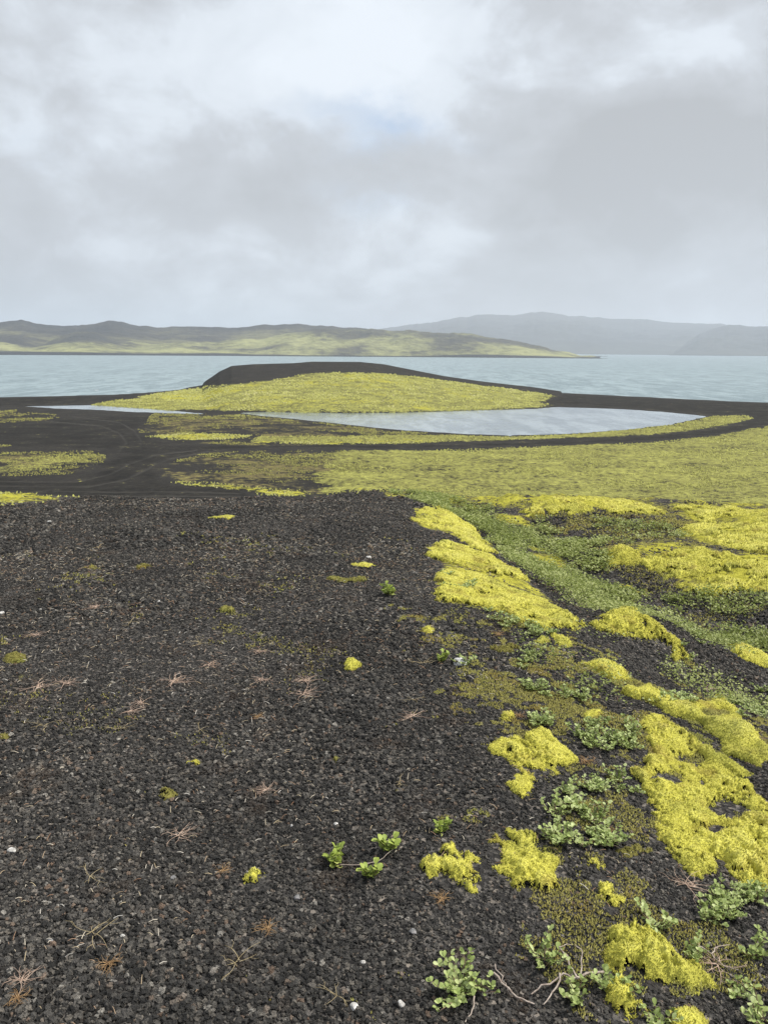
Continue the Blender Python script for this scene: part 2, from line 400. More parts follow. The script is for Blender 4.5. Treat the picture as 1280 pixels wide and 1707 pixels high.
def water_material(name, col, rough, scale, h, foam):
    m, t, p = new_mat(name); P = pos(t)
    A = t.vmath('MULTIPLY', P, (.6, 1.0, 1.0))
    a = t.noise(A, scale, 4, .6, .4); b = t.noise(A, scale * .22, 3, .5, .3)
    t.put(p.inputs['Normal'], t.bump(t.math('ADD', t.math('MULTIPLY', a, .5), b), 1.0, h))
    c = t.mix(t.step(t.noise(t.vmath('MULTIPLY', P, (1, .22, 1)), .30, 8, .75), .43, .57), t.mix(.45, col, (.03, .07, .085)), t.mix(.25, col, (.4, .5, .52)))  # light and dark of the ripples painted into the base colour as streaks
    rf = rough
    if foam:
        fo = t.math('MULTIPLY', t.step(t.noise(t.vmath('MULTIPLY', P, (1, .35, 1)), .33, 4, .7), .69, .72), t.step(t.noise(P, .02, 2), .45, .6))
        c = t.mix(fo, c, (.8, .82, .83)); rf = t.mix(fo, rough, .9, 'FLOAT')
    t.put(p.inputs['Base Color'], c); t.put(p.inputs['Roughness'], rf)
    p.inputs['IOR'].default_value = 1.333; p.inputs['Specular IOR Level'].default_value = .5
    return m
LAKE_M = water_material('lake_water', (.205, .28, .30), .28, .8, .7, True)
POND_M = water_material('pond_water', (.22, .255, .285), .10, 1.3, .05, False)

# ------------------------------------------------------------------ the ground sheet
def zone(pts): return poly([tuple(p) for p in pts])
Z_SAND = [zone(p) for p in [
    [(-80, 797), (0, 796), (70, 801), (125, 800), (160, 784), (178, 768), (205, 752), (225, 745), (300, 744), (400, 746), (380, 750), (320, 756), (272, 772), (258, 790), (268, 800), (300, 808), (360, 814), (430, 822), (420, 834), (300, 839), (150, 838), (110, 826), (60, 822), (0, 820), (-80, 820)],
    [(-80, 706), (60, 705), (90, 697), (250, 694), (245, 706), (225, 716), (240, 728), (300, 738), (300, 746), (200, 752), (160, 748), (60, 746), (0, 742), (-80, 742)],
    [(-300, 668), (0, 664), (130, 661), (215, 660), (240, 664), (150, 670), (60, 675), (-60, 680), (-300, 690)],
    [(925, 658), (1000, 660), (1100, 665), (1200, 670), (1290, 673), (1500, 682), (1500, 704), (1290, 702), (1265, 702), (1235, 690), (1190, 690), (1110, 684), (1040, 680), (960, 676), (900, 672)],
    [(-80, 772), (0, 770), (20, 776), (-80, 782)]]]
def strip(cl, wpx):
    c = np.array(cl, float); wv = np.array(wpx, float)
    return [tuple(q) for q in np.c_[c[:, 0], c[:, 1] - wv / 2]] + [tuple(q) for q in np.c_[c[:, 0], c[:, 1] + wv / 2][::-1]]
Z_TRACK = [zone(strip([(290, 748), (400, 745), (500, 743.5), (640, 745), (800, 742), (950, 737), (1080, 731), (1170, 723), (1225, 713), (1262, 703), (1300, 694)], [6, 4.5, 3.6, 4, 4.2, 4.6, 5.5, 7, 10, 15, 20]))]
RUTS = [zone(strip(c, [q] * len(c))) for c, q in [([(-60, 801), (60, 803), (130, 803), (185, 790), (222, 772), (260, 758), (330, 750)], 1.6), ([(-60, 808), (70, 811), (150, 811), (215, 798), (250, 780), (285, 764), (350, 752)], 1.8), ([(60, 824), (160, 828), (280, 826), (420, 828)], 2.0), ([(90, 818), (180, 820), (300, 819), (400, 822)], 1.6), ([(200, 752), (212, 738), (200, 722), (170, 710), (60, 700)], 1.4), ([(235, 748), (236, 734), (225, 718), (200, 704), (120, 694)], 1.3)]]
Z_HEAD = zone([(195, 668), (260, 657), (345, 645), (400, 640), (490, 629), (500, 624), (560, 621), (640, 623), (700, 629), (780, 640), (860, 650), (935, 661), (925, 669), (900, 679), (800, 683), (700, 686), (600, 687), (500, 686), (400, 684), (330, 683), (250, 680)])
Z_HEADSAND = zone([(340, 642), (355, 625), (375, 610), (430, 606), (520, 604), (640, 607), (700, 617), (800, 639), (935, 656), (930, 659), (860, 648), (780, 638), (700, 627), (640, 621), (560, 618), (505, 621), (490, 628), (400, 639)])
Z_MEADOW = [zone(p) for p in [
    [(560, 752), (700, 752), (850, 747), (1000, 742), (1100, 737), (1200, 727), (1255, 716), (1300, 708), (1700, 708), (1700, 842), (1280, 842), (1000, 834), (860, 832), (700, 824), (620, 818), (540, 824), (530, 800), (560, 775)],
    [(420, 738), (640, 738), (800, 735), (950, 730), (1080, 724), (1160, 716), (1215, 706), (1255, 698), (1240, 693), (1180, 695), (1150, 704), (1100, 711), (1040, 718), (950, 725), (840, 729), (700, 725), (560, 728), (430, 728)],
    [(190, 668), (260, 660), (300, 684), (200, 682), (150, 676)]]]
Z_BRIGHT = [zone(p) for p in [
    [(-80, 818), (0, 819), (60, 821), (112, 826), (118, 834), (60, 838), (-80, 842)],
    [(300, 802), (380, 808), (460, 816), (520, 820), (500, 828), (420, 824), (340, 815), (280, 806)],
    [(420, 738), (560, 741), (680, 739), (760, 735), (640, 733), (520, 735)],
    [(240, 728), (330, 722), (420, 726), (400, 732), (300, 734)],
    [(590, 815), (660, 817), (720, 822), (700, 832), (640, 830)],
    [(850, 845), (920, 828), (1000, 831), (1090, 845), (1160, 843), (1290, 852), (1500, 860), (1500, 940), (1290, 935), (1220, 922), (1160, 908), (1140, 890), (1180, 872), (1090, 862), (1000, 848), (930, 858), (870, 860)],
    [(1020, 905), (1140, 900), (1220, 925), (1290, 940), (1290, 985), (1220, 985), (1160, 990), (1100, 965), (1060, 925)],
    [(680, 846), (740, 848), (790, 880), (820, 925), (790, 925), (740, 890), (690, 880)],
    [(700, 905), (760, 905), (870, 955), (960, 1020), (950, 1045), (860, 1030), (730, 1005), (720, 950)]]]
Z_BROWN = [(zone(p), a) for p, a in [
    ([(-80, 755), (60, 754), (150, 752), (172, 762), (160, 776), (120, 790), (0, 794), (-80, 792)], .75),
    ([(-80, 684), (20, 684), (90, 690), (100, 698), (40, 708), (-80, 708)], .45),
    ([(260, 690), (400, 692), (560, 708), (700, 722), (820, 730), (640, 744), (420, 742), (300, 738), (240, 726), (230, 712)], .55),
    ([(265, 790), (290, 770), (350, 756), (440, 752), (560, 750), (620, 780), (600, 818), (520, 824), (400, 814), (300, 806)], .62),
    ([(-80, 738), (0, 736), (60, 740), (0, 746), (-80, 746)], .6),
    ([(860, 832), (1290, 850), (1500, 860), (1500, 1000), (1290, 1000), (1100, 990), (980, 900), (880, 880)], .42),
    ([(690, 990), (860, 1040), (980, 1060), (1080, 1120), (1280, 1240), (1290, 1700), (1000, 1720), (900, 1560), (700, 1520), (700, 1400), (840, 1300), (760, 1180), (680, 1080)], .40), ([(-80, 694), (60, 694), (250, 698), (240, 745), (60, 742), (-80, 742)], .30)]]
Z_PATCH = [zone(p) for p in [
    [(-80, 768), (20, 766), (100, 758), (170, 758), (150, 772), (60, 784), (0, 790), (-80, 790)], [(0, 735), (60, 735), (55, 741), (0, 742)]]]
GULLY = zone([(650, 822), (720, 826), (800, 846), (900, 888), (990, 900), (1000, 950), (1010, 985), (1100, 1000), (1200, 1030), (1290, 1060), (1400, 1090), (1300, 1090), (1210, 1075), (1100, 1025), (1020, 1025), (950, 1008), (870, 948), (820, 905), (780, 868), (710, 840)])

GULLY_MOSS = [zone(p) for p in ([(790, 846), (870, 858), (900, 880), (840, 876)], [(860, 905), (930, 918), (960, 945), (930, 960), (880, 935)], [(1000, 955), (1060, 980), (1120, 998), (1060, 1004)], [(1140, 1008), (1230, 1030), (1210, 1048)], [(740, 836), (780, 845), (770, 858)])]
Z_BRIGHT += GULLY_MOSS
Z_BRIGHT.append(np.array([(.9, 13.2), (9, 12.6), (11, 18), (.5, 18)]))
def smooth_zone(P, x, y, soft, wob=1.0):
    pad = 6 * np.max(soft) if np.ndim(soft) else 6 * soft
    return sstep(-1, 1, (sdf_box(P, x, y, pad) + wob * soft * (fbm(x, y, .22, 3, 51) * 3 + fbm(x, y, 1.3, 3, 52) * 3)) / soft)
def build_ground():
    rs = [.35]
    while rs[-1] < 270:
        r = rs[-1]
        if r < 14.5: dr = max(.013, .0005 * r * r)
        elif r < 29: dr = .3
        else: dr = max(.15, .00009 * r * r)
        rs.append(r + dr)
    while rs[-1] < 16000: rs.append(rs[-1] * 1.15)
    rs = np.array(rs)
    az = np.r_[np.linspace(-180, -60, 28)[:-1], np.linspace(-60, -33, 170)[:-1], np.linspace(-33, 33, 760), np.linspace(33, 60, 170)[1:], np.linspace(60, 180, 28)[1:-1]]
    az = np.radians(az); na = len(az)
    x = (rs[:, None] * np.sin(az)).ravel(); y = (rs[:, None] * np.cos(az)).ravel()
    z = H(x, y)
    far = np.hypot(x, y)
    A = {k: np.zeros(len(x)) for k in ('rut', 'sand', 'meadow', 'bright', 'brown', 'green')}
    m = (y > .2) & (far < 330) & (np.abs(np.arctan2(x, y)) < R(62))
    xm, ym = x[m], y[m]; soft = np.clip(np.hypot(xm, ym) * .012, .04, 2.0)
    a = {k: np.zeros(len(xm)) for k in A}
    a['sand'] = sstep(24, 28, ym) * .8
    track = np.zeros(len(xm)); beach = np.zeros(len(xm))
    for i, P in enumerate(Z_SAND):
        v = smooth_zone(P, xm, ym, soft); a['sand'] = np.maximum(a['sand'], v)
        if i in (0, 1): track = np.maximum(track, v)
        else: beach = np.maximum(beach, v)
    for P in Z_TRACK:
        v = smooth_zone(P, xm, ym, .35); a['sand'] = np.maximum(a['sand'], v); track = np.maximum(track, v)
    for P in Z_MEADOW: a['meadow'] = np.maximum(a['meadow'], .72 * smooth_zone(P, xm, ym, soft))
    for P in Z_PATCH: a['meadow'] = np.maximum(a['meadow'], .42 * smooth_zone(P, xm, ym, soft))
    for P in Z_BRIGHT: a['bright'] = np.maximum(a['bright'], .55 * smooth_zone(P, xm, ym, soft))
    for P, k in Z_BROWN: a['brown'] = np.maximum(a['brown'], k * smooth_zone(P, xm, ym, soft * 2) * np.clip(.7 + fbm(xm, ym, .16, 3, 53) * 3.0, .1, 1.2))
    for P in RUTS: a['rut'] = np.maximum(a['rut'], smooth_zone(P, xm, ym, .18, .4))
    hd = smooth_zone(Z_HEAD, xm, ym, 2.5, .5)
    a['meadow'] = np.maximum(a['meadow'], hd * .95); a['bright'] = np.maximum(a['bright'], hd * np.clip(.36 + 1.1 * fbm(xm, ym, .05, 3, 57) + .5 * fbm(xm, ym, .3, 3, 58), .05, .6))
    hs = smooth_zone(Z_HEADSAND, xm, ym, 2.2, 1.3); back = sstep(-3, 1, ym - np.interp(xm, CREST[:, 0], CREST[:, 1])) * (np.abs(xm + 2) < 55)
    hs = np.maximum(hs, back); a['sand'] = np.maximum(a['sand'], hs * .8)
    a['green'] = np.maximum(a['green'], .42 * smooth_zone(GULLY, xm, ym, .25))
    cut = 1 - np.maximum(track, np.maximum(beach, hs))
    for k in ('meadow', 'bright', 'brown'): a[k] *= cut
    a['bright'] = np.maximum(a['bright'], 0)
    for k in A: A[k][m] = a[k]
    # hummocks where moss grows, ruts in the track
    mo = np.clip(A['meadow'] * 1.4 + A['bright'], 0, 1)
    farm = sstep(20, 32, y)
    z = z + mo * farm * (np.abs(fbm(x, y, 1.3, 3, 21)) * .38 + fbm(x, y, .3, 2, 22) * .25) * (1 - .5 * sstep(90, 120, y))
    z = z + (1 - farm) * mo * sstep(6, 8, far) * (np.abs(fbm(x, y, 5.0, 3, 23)) * .14 + np.abs(fbm(x, y, 1.6, 2, 24)) * .12)
    z = z - .06 * A['rut']
    V = np.stack([x, y, z], 1)
    nr = len(rs); i = np.arange(nr - 1)[:, None] * na + np.arange(na); j = np.arange(na)
    Q = np.stack([i, np.broadcast_to((np.arange(nr - 1)[:, None] * na + (j + 1) % na), i.shape), (np.arange(1, nr)[:, None] * na + (j + 1) % na), i + na], -1).reshape(-1, 4)[:, ::-1]
    cls = np.zeros(len(x), int); cm = cls[m]
    head = (sdf_box(zone([(190, 669), (345, 641), (500, 603), (650, 608), (935, 655), (925, 670), (890, 681), (700, 686), (500, 687), (330, 684)]), xm, ym, 5) > 0) | ((np.abs(xm + 2) < 48) & (ym > 190) & (ym < 250))
    cm[(a['meadow'] > .25) & (ym > 24)] = 1
    cm[beach > .5] = 3; cm[track > .5] = 2; cm[head] = 4
    cls[m] = cm
    fc = cls[Q[:, 0]]
    for c, nm in enumerate(('ground', 'meadow', 'dirt_track', 'beach', 'headland_hill')):
        q = Q[fc == c]
        if not len(q): continue
        v, f, at_ = compact(V, q, A)
        tag(link(nm, make_mesh(nm, v, f, GROUND, at_)), kind='structure')
build_ground()

# ------------------------------------------------------------------ water
def polar_sheet(name, az0, az1, na, rs, z, mat, keep=None):
    az = np.linspace(az0, az1, na); rs = np.asarray(rs)
    x = (rs[:, None] * np.sin(az)).ravel(); y = (rs[:, None] * np.cos(az)).ravel()
    V = np.stack([x, y, np.full(len(x), z)], 1)
    i = (np.arange(len(rs) - 1)[:, None] * na + np.arange(na - 1)).ravel()
    Q = np.stack([i, i + na, i + na + 1, i + 1], 1)
    if keep is not None: Q = Q[keep(x, y)[Q].any(1)]
    V, Q, _ = compact(V, Q, {})
    return tag(link(name, make_mesh(name, V, Q, mat)), kind='structure')
polar_sheet('lake', -1.5, 1.5, 240, np.geomspace(120, 9000, 160), L, LAKE_M, lambda x, y: sdf(LAKE, x, y) > -6)
polar_sheet('pond', -.55, .55, 260, np.linspace(85, 150, 90), L + .012, POND_M, lambda x, y: np.maximum(sdf(POND, x, y), sdf(STREAM, x, y)) > -2.5)

# ------------------------------------------------------------------ far hills and mountains
def far_hill(name, sil, shore_r, crest_r, back_r, mat, seed, amp, shape=1.0, ext=None):
    az, hz = [], []
    for px, py in sil:
        v = rays(px, py); az.append(math.atan2(v[0], 1.0)); hz.append(v[2] / math.hypot(v[0], 1.0))
    az = np.array(az); hz = np.array(hz)
    A = np.linspace(az[0], az[-1], 620); n = 90
    h = CAM_Z + np.interp(A, az, hz) * crest_r + fbm(A * 60, A * 0, 1, 4, seed) * amp * .6
    T = np.r_[np.linspace(-.04, 1, n - 20), np.linspace(1, 1.6, 21)[1:]]
    rr = np.where(T[:, None] <= 1, shore_r + (crest_r - shore_r) * T[:, None], crest_r + (back_r - crest_r) * (T[:, None] - 1) / .6) + 0 * A
    x = rr * np.sin(A); y = rr * np.cos(A)
    t = np.clip(T, 0, 1)[:, None]
    prof = t ** shape * (1 - np.clip((T[:, None] - 1) / .6, 0, 1) ** 2)
    rid = fbm(x, y, 1 / 240., 5, seed + 3) * 2 * amp * np.sin(np.pi * np.clip(T, 0, 1))[:, None] + fbm(x, y, 1 / 60., 3, seed + 9) * .5 * amp * np.sin(np.pi * np.clip(T, 0, 1))[:, None]
    cap = (h - L)[None, :] * prof
    z = L + np.maximum(cap + np.minimum(rid, (h - L) * .3 + 0 * rid) * np.clip(cap / 8, 0, 1), -3) + np.where(T[:, None] < 0, -3, .4)
    V = np.stack([x.ravel(), y.ravel(), z.ravel()], 1); na = len(A)
    i = (np.arange(len(T) - 1)[:, None] * na + np.arange(na - 1)).ravel()
    Q = np.stack([i, i + 1, i + na + 1, i + na], 1)
    return tag(link(name, make_mesh(name, V, Q, mat)), kind='structure')
def hill_material(name, sc, stops, shore=True):
    m, t, p = new_mat(name); P = pos(t)
    n = t.noise(P, sc, 6, .6, .3); f = t.noise(P, sc * 9, 4, .6)
    s3 = t.new('ShaderNodeSeparateXYZ'); t.put(s3.inputs[0], P)
    zz = t.math('ADD', t.math('MULTIPLY', t.math('SUBTRACT', s3.outputs[2], L), -.004), t.math('ADD', n, t.math('MULTIPLY', t.math('SUBTRACT', f, .5), .35)))
    c = t.ramp(zz, stops)
    if shore: c = t.mix(t.step(t.math('SUBTRACT', s3.outputs[2], t.math('MULTIPLY', t.step(t.noise(P, .0022, 2), .45, .65), 3.5)), L + .7, L + 2.4), (.018, .018, .02), c)
    t.put(p.inputs['Base Color'], c); t.put(p.inputs['Normal'], t.bump(f, 1, 6)); return m
HILL = hill_material('hill_slopes', .007, [(.22, (.03, .03, .027)), (.36, (.07, .066, .042)), (.44, (.17, .17, .075)), (.56, (.30, .30, .125))])
DHILL = hill_material('hill_dark', .006, [(.18, (.016, .016, .016)), (.36, (.045, .042, .034)), (.5, (.13, .125, .06))])
MTN = hill_material('mountain_slopes', .002, [(.2, (.035, .037, .035)), (.5, (.06, .062, .05))])
far_hill('hill', [(-400, 552), (-200, 544), (0, 538), (36, 534), (60, 540), (130, 543), (160, 538), (182, 533), (205, 537), (230, 543), (300, 545), (380, 547), (430, 543), (470, 540), (530, 543), (600, 547), (640, 552), (700, 562), (760, 572), (800, 580)], 1330, 1800, 2300, DHILL, 41, 13)
far_hill('hill', [(-400, 572), (-200, 574), (0, 571), (60, 573), (100, 562), (130, 553), (160, 556), (200, 566), (260, 573), (330, 570), (430, 566), (480, 556), (540, 548), (600, 549), (700, 552), (780, 557), (850, 568), (920, 583), (970, 592), (1012, 597)], 1245, 1480, 1900, HILL, 57, 12, .8)
far_hill('mountain', [(560, 560), (640, 548), (700, 540), (740, 533), (790, 526), (822, 524), (855, 527), (880, 522), (903, 519), (925, 523), (960, 527), (1050, 532), (1150, 538), (1300, 548), (1500, 560), (1700, 575)], 3300, 5200, 6500, MTN, 77, 40)
far_hill('mountain', [(1112, 593), (1140, 575), (1165, 556), (1190, 546), (1215, 541), (1240, 543), (1280, 546), (1350, 540), (1500, 550), (1700, 560)], 2900, 3900, 4800, MTN, 91, 34)

# ------------------------------------------------------------------ loose gravel (one mass nobody could count)
MOSS_POLYS = []
def build_gravel():
    bands = [(1.0, 2.6, 15000, .0082), (2.6, 4.5, 8500, .0096), (4.5, 7.5, 4000, .0125), (7.5, 12, 1500, .018), (12, 15.5, 800, .02)]
    X, Y, Sz = [], [], []
    for r0, r1, dens, size in bands:
        n = int(.5 * (r1 * r1 - r0 * r0) * R(90) * dens)
        r = np.sqrt(rng.uniform(r0 * r0, r1 * r1, n)); a = rng.uniform(-R(45), R(45), n)
        X.append(r * np.sin(a)); Y.append(r * np.cos(a)); Sz.append(size * np.exp(np.minimum(rng.normal(0, .46, n), .75)) * np.clip(1 + fbm(r * np.sin(a), r * np.cos(a), .9, 3, 81) * 1.3, .6, 1.5))
    X = np.concatenate(X); Y = np.concatenate(Y); Sz = np.concatenate(Sz)
    keep = np.ones(len(X), bool)
    for P in MOSS_POLYS: keep &= sdf_box(P, X, Y, .05) < .0
    keep &= ~((sdf_box(GULLY, X, Y, .3) > .05) & (rng.random(len(X)) < .75))
    X, Y, Sz = X[keep], Y[keep], Sz[keep]
    Z = H(X, Y) + Sz * .12
    me = bpy.data.meshes.new('gravel'); n = len(X)
    me.vertices.add(n); me.vertices.foreach_set('co', np.stack([X, Y, Z], 1).astype(np.float32).ravel())
    a = me.attributes.new('scl', 'FLOAT_VECTOR', 'POINT'); sv_ = np.stack([Sz * rng.uniform(.7, 1.1, n), Sz * rng.uniform(.7, 1.1, n), Sz * rng.uniform(.5, .9, n)], 1)
    a.data.foreach_set('vector', sv_.astype(np.float32).ravel())
    a = me.attributes.new('rot', 'FLOAT_VECTOR', 'POINT'); a.data.foreach_set('vector', (rng.uniform(-1, 1, (n, 3)) * [.6, .6, 3.14]).astype(np.float32).ravel())
    a = me.attributes.new('idx', 'INT', 'POINT'); a.data.foreach_set('value', rng.integers(0, 6, n).astype(np.int32))
    g = bpy.data.node_groups.new('gravel', 'GeometryNodeTree')
    g.interface.new_socket('Geometry', in_out='INPUT', socket_type='NodeSocketGeometry'); g.interface.new_socket('Geometry', in_out='OUTPUT', socket_type='NodeSocketGeometry')
    N, K = g.nodes, g.links
    gi = N.new('NodeGroupInput'); go = N.new('NodeGroupOutput'); jn = N.new('GeometryNodeJoinGeometry')
    for k in range(6):
        ico = N.new('GeometryNodeMeshIcoSphere'); ico.inputs['Radius'].default_value = .5; ico.inputs['Subdivisions'].default_value = 2
        ps = N.new('GeometryNodeInputPosition'); nz = N.new('ShaderNodeTexNoise'); nz.noise_dimensions = '4D'
        nz.inputs['W'].default_value = 3.7 * k; nz.inputs['Scale'].default_value = 2.2; nz.inputs['Detail'].default_value = 1.5
        K.new(ps.outputs[0], nz.inputs['Vector'])
        sb = N.new('ShaderNodeVectorMath'); sb.operation = 'SUBTRACT'; K.new(nz.outputs['Color'], sb.inputs[0]); sb.inputs[1].default_value = (.5, .5, .5)
        sc = N.new('ShaderNodeVectorMath'); sc.operation = 'SCALE'; K.new(sb.outputs[0], sc.inputs[0]); sc.inputs['Scale'].default_value = 1.25
        st = N.new('GeometryNodeSetPosition'); K.new(ico.outputs[0], st.inputs['Geometry']); K.new(sc.outputs[0], st.inputs['Offset'])
        sm = N.new('GeometryNodeSetMaterial'); sm.inputs['Material'].default_value = PEBBLE; K.new(st.outputs[0], sm.inputs[0])
        ti = N.new('GeometryNodeGeometryToInstance'); K.new(sm.outputs[0], ti.inputs[0]); K.new(ti.outputs[0], jn.inputs[0])
    def named(nm, ty):
        q = N.new('GeometryNodeInputNamedAttribute'); q.data_type = ty; q.inputs['Name'].default_value = nm; return q.outputs[0]
    ip = N.new('GeometryNodeInstanceOnPoints'); K.new(gi.outputs[0], ip.inputs['Points']); K.new(jn.outputs[0], ip.inputs['Instance'])
    ip.inputs['Pick Instance'].default_value = True
    K.new(named('idx', 'INT'), ip.inputs['Instance Index']); K.new(named('scl', 'FLOAT_VECTOR'), ip.inputs['Scale'])
    er = N.new('FunctionNodeEulerToRotation'); K.new(named('rot', 'FLOAT_VECTOR'), er.inputs[0]); K.new(er.outputs[0], ip.inputs['Rotation'])
    K.new(ip.outputs[0], go.inputs[0])
    o = link('gravel', me); md = o.modifiers.new('scatter', 'NODES'); md.node_group = g
    me.materials.append(PEBBLE)
    tag(o, 'loose black volcanic gravel covering the slope', 'gravel', kind='stuff')

# ------------------------------------------------------------------ moss cushions
def build_moss(name, pts, label, th=.035, loose=0.0, mat=None, holes=(), group='yellow moss cushions on the gravel slope', edge=.025, cat='moss', bushy=1.0):
    P = poly([tuple(p) for p in pts], 8)
    HP = [poly([(hx + a * math.cos(t), hy + b * math.sin(t)) for t in np.linspace(0, 6.28, 12)[:-1]], 8) for hx, hy, a, b in holes]
    c = P.mean(0); Yd = float(np.hypot(*c)); g = max(.006, Yd * .0017)
    seed = int(abs(c[0] * 991 + c[1] * 577)) % 9999
    def field(x, y):
        e = edge * max(1, Yd / 3)
        s = sdf(P, x, y) + fbm(x, y, .11 / e, 3, seed) * e * 5 + fbm(x, y, .5 / e, 3, seed + 7) * e * 2.6
        for h in HP: s = np.minimum(s, -sdf(h, x, y) + fbm(x, y, .5 / e, 3, seed + 5) * e * 1.2)
        if loose > 0:
            q_ = max(1, Yd / 3.5); nz = fbm(x, y, 1 / (.045 * q_), 3, seed + 11) + .5 * fbm(x, y, 1 / (.014 * q_), 2, seed + 12)
            s = np.minimum(s, (nz + .34 * (1 - loose) - .24 + np.clip(s, 0, .05 * q_) * 4.2 / q_) * .12 * q_)
        hh = th * (1 - np.exp(-np.maximum(s, 0) / (th * .8))) * (1 + fbm(x, y, 1 / (th * 4), 3, seed + 2) * .9)
        hh = hh * (1 + 1.6 * fbm(x, y, 1 / (.11 * max(1, Yd / 4)), 2, seed + 21)) + np.abs(fbm(x, y, 1 / .03, 3, seed + 3)) * .022 * np.clip(s / .02, 0, 1)
        return s, hh
    lo = P.min(0) - .05 * Yd / 3; hi = P.max(0) + .05 * Yd / 3
    xs = np.arange(lo[0], hi[0], g); ys = np.arange(lo[1], hi[1], g * 1.2)
    gx, gy = np.meshgrid(xs, ys); x = gx.ravel(); y = gy.ravel(); s, hh = field(x, y)
    z = H(x, y) + hh - .004 - np.clip(-s, 0, .01)
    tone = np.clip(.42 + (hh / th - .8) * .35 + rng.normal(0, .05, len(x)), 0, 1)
    i = (np.arange(len(ys) - 1)[:, None] * len(xs) + np.arange(len(xs) - 1)).ravel()
    Q = np.stack([i, i + 1, i + len(xs) + 1, i + len(xs)], 1); Q = Q[(s[Q] > -.2 * g).all(1)]
    if not len(Q): return None
    kept = None
    if len(x) < 60000:                      # a cushion is one connected piece: keep the largest
        lab = np.arange(len(x)); 
        for _ in range(4000):
            m_ = lab[Q].min(1); l2 = lab.copy()
            for c_ in range(4): np.minimum.at(l2, Q[:, c_], m_)
            l2 = l2[l2]
            if (l2 == lab).all(): break
            lab = l2
        u_, n_ = np.unique(lab[Q[:, 0]], return_counts=True); Q = Q[lab[Q[:, 0]] == u_[n_.argmax()]]
        kept = np.zeros(len(x), bool); kept[Q.ravel()] = True; kept = kept.reshape(len(ys), len(xs))
        for _ in range(2):
            k2 = kept.copy(); k2[1:] |= kept[:-1]; k2[:-1] |= kept[1:]; k2[:, 1:] |= kept[:, :-1]; k2[:, :-1] |= kept[:, 1:]; kept = k2
    V = np.stack([x, y, z], 1); V, Q, at_ = compact(V, Q, {'tone': tone})
    # moss shoots: little leaning spikes over the whole cushion
    sp_ = max(.0042, Yd * .0015)
    n = int(min(150000, (hi - lo).prod() / (sp_ * sp_ * .55) * bushy))
    rx = rng.uniform(lo[0], hi[0], n); ry = rng.uniform(lo[1], hi[1], n); rs_, rh = field(rx, ry)
    k = (rs_ > -.2 * g) | (rng.random(n) < .42 * np.exp(np.minimum(rs_, 0) / (.5 * edge * max(1, Yd / 3))))
    if kept is not None: k &= kept[np.clip(((ry - lo[1]) / (g * 1.2)).round().astype(int), 0, len(ys) - 1), np.clip(((rx - lo[0]) / g).round().astype(int), 0, len(xs) - 1)]
    rx, ry, rs_, rh = rx[k], ry[k], rs_[k], rh[k]; n = len(rx)
    rz = H(rx, ry) + rh - .004
    th0 = rng.uniform(0, 6.28, n); b = sp_ * rng.uniform(.35, .6, n); hgt = sp_ * rng.uniform(.7, 1.5, n)
    tx = rng.normal(0, .55, n) * hgt; ty = rng.normal(0, .55, n) * hgt
    base = np.stack([rx, ry, rz - sp_ * .25], 1); vs = []
    for q in range(3): vs.append(base + np.stack([np.cos(th0 + q * 2.094) * b, np.sin(th0 + q * 2.094) * b, 0 * b], 1))
    vs.append(base + np.stack([tx, ty, hgt + sp_ * .25], 1))
    SV = np.stack(vs, 1).reshape(-1, 3); o0 = len(V) + np.arange(n)[:, None] * 4
    T = np.concatenate([o0 + np.array([[0, 1, 3]]), o0 + np.array([[1, 2, 3]]), o0 + np.array([[2, 0, 3]])])
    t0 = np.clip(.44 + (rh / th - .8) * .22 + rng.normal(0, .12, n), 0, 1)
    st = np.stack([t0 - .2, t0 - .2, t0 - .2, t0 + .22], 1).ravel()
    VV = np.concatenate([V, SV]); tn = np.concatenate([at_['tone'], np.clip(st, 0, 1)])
    org = np.array([c[0], c[1], 0]); org[2] = H([c[0]], [c[1]])[0]
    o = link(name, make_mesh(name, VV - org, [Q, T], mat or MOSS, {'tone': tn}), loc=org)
    if th > .02 and len(P) > 8: MOSS_POLYS.append(P)
    return tag(o, label, cat, group)

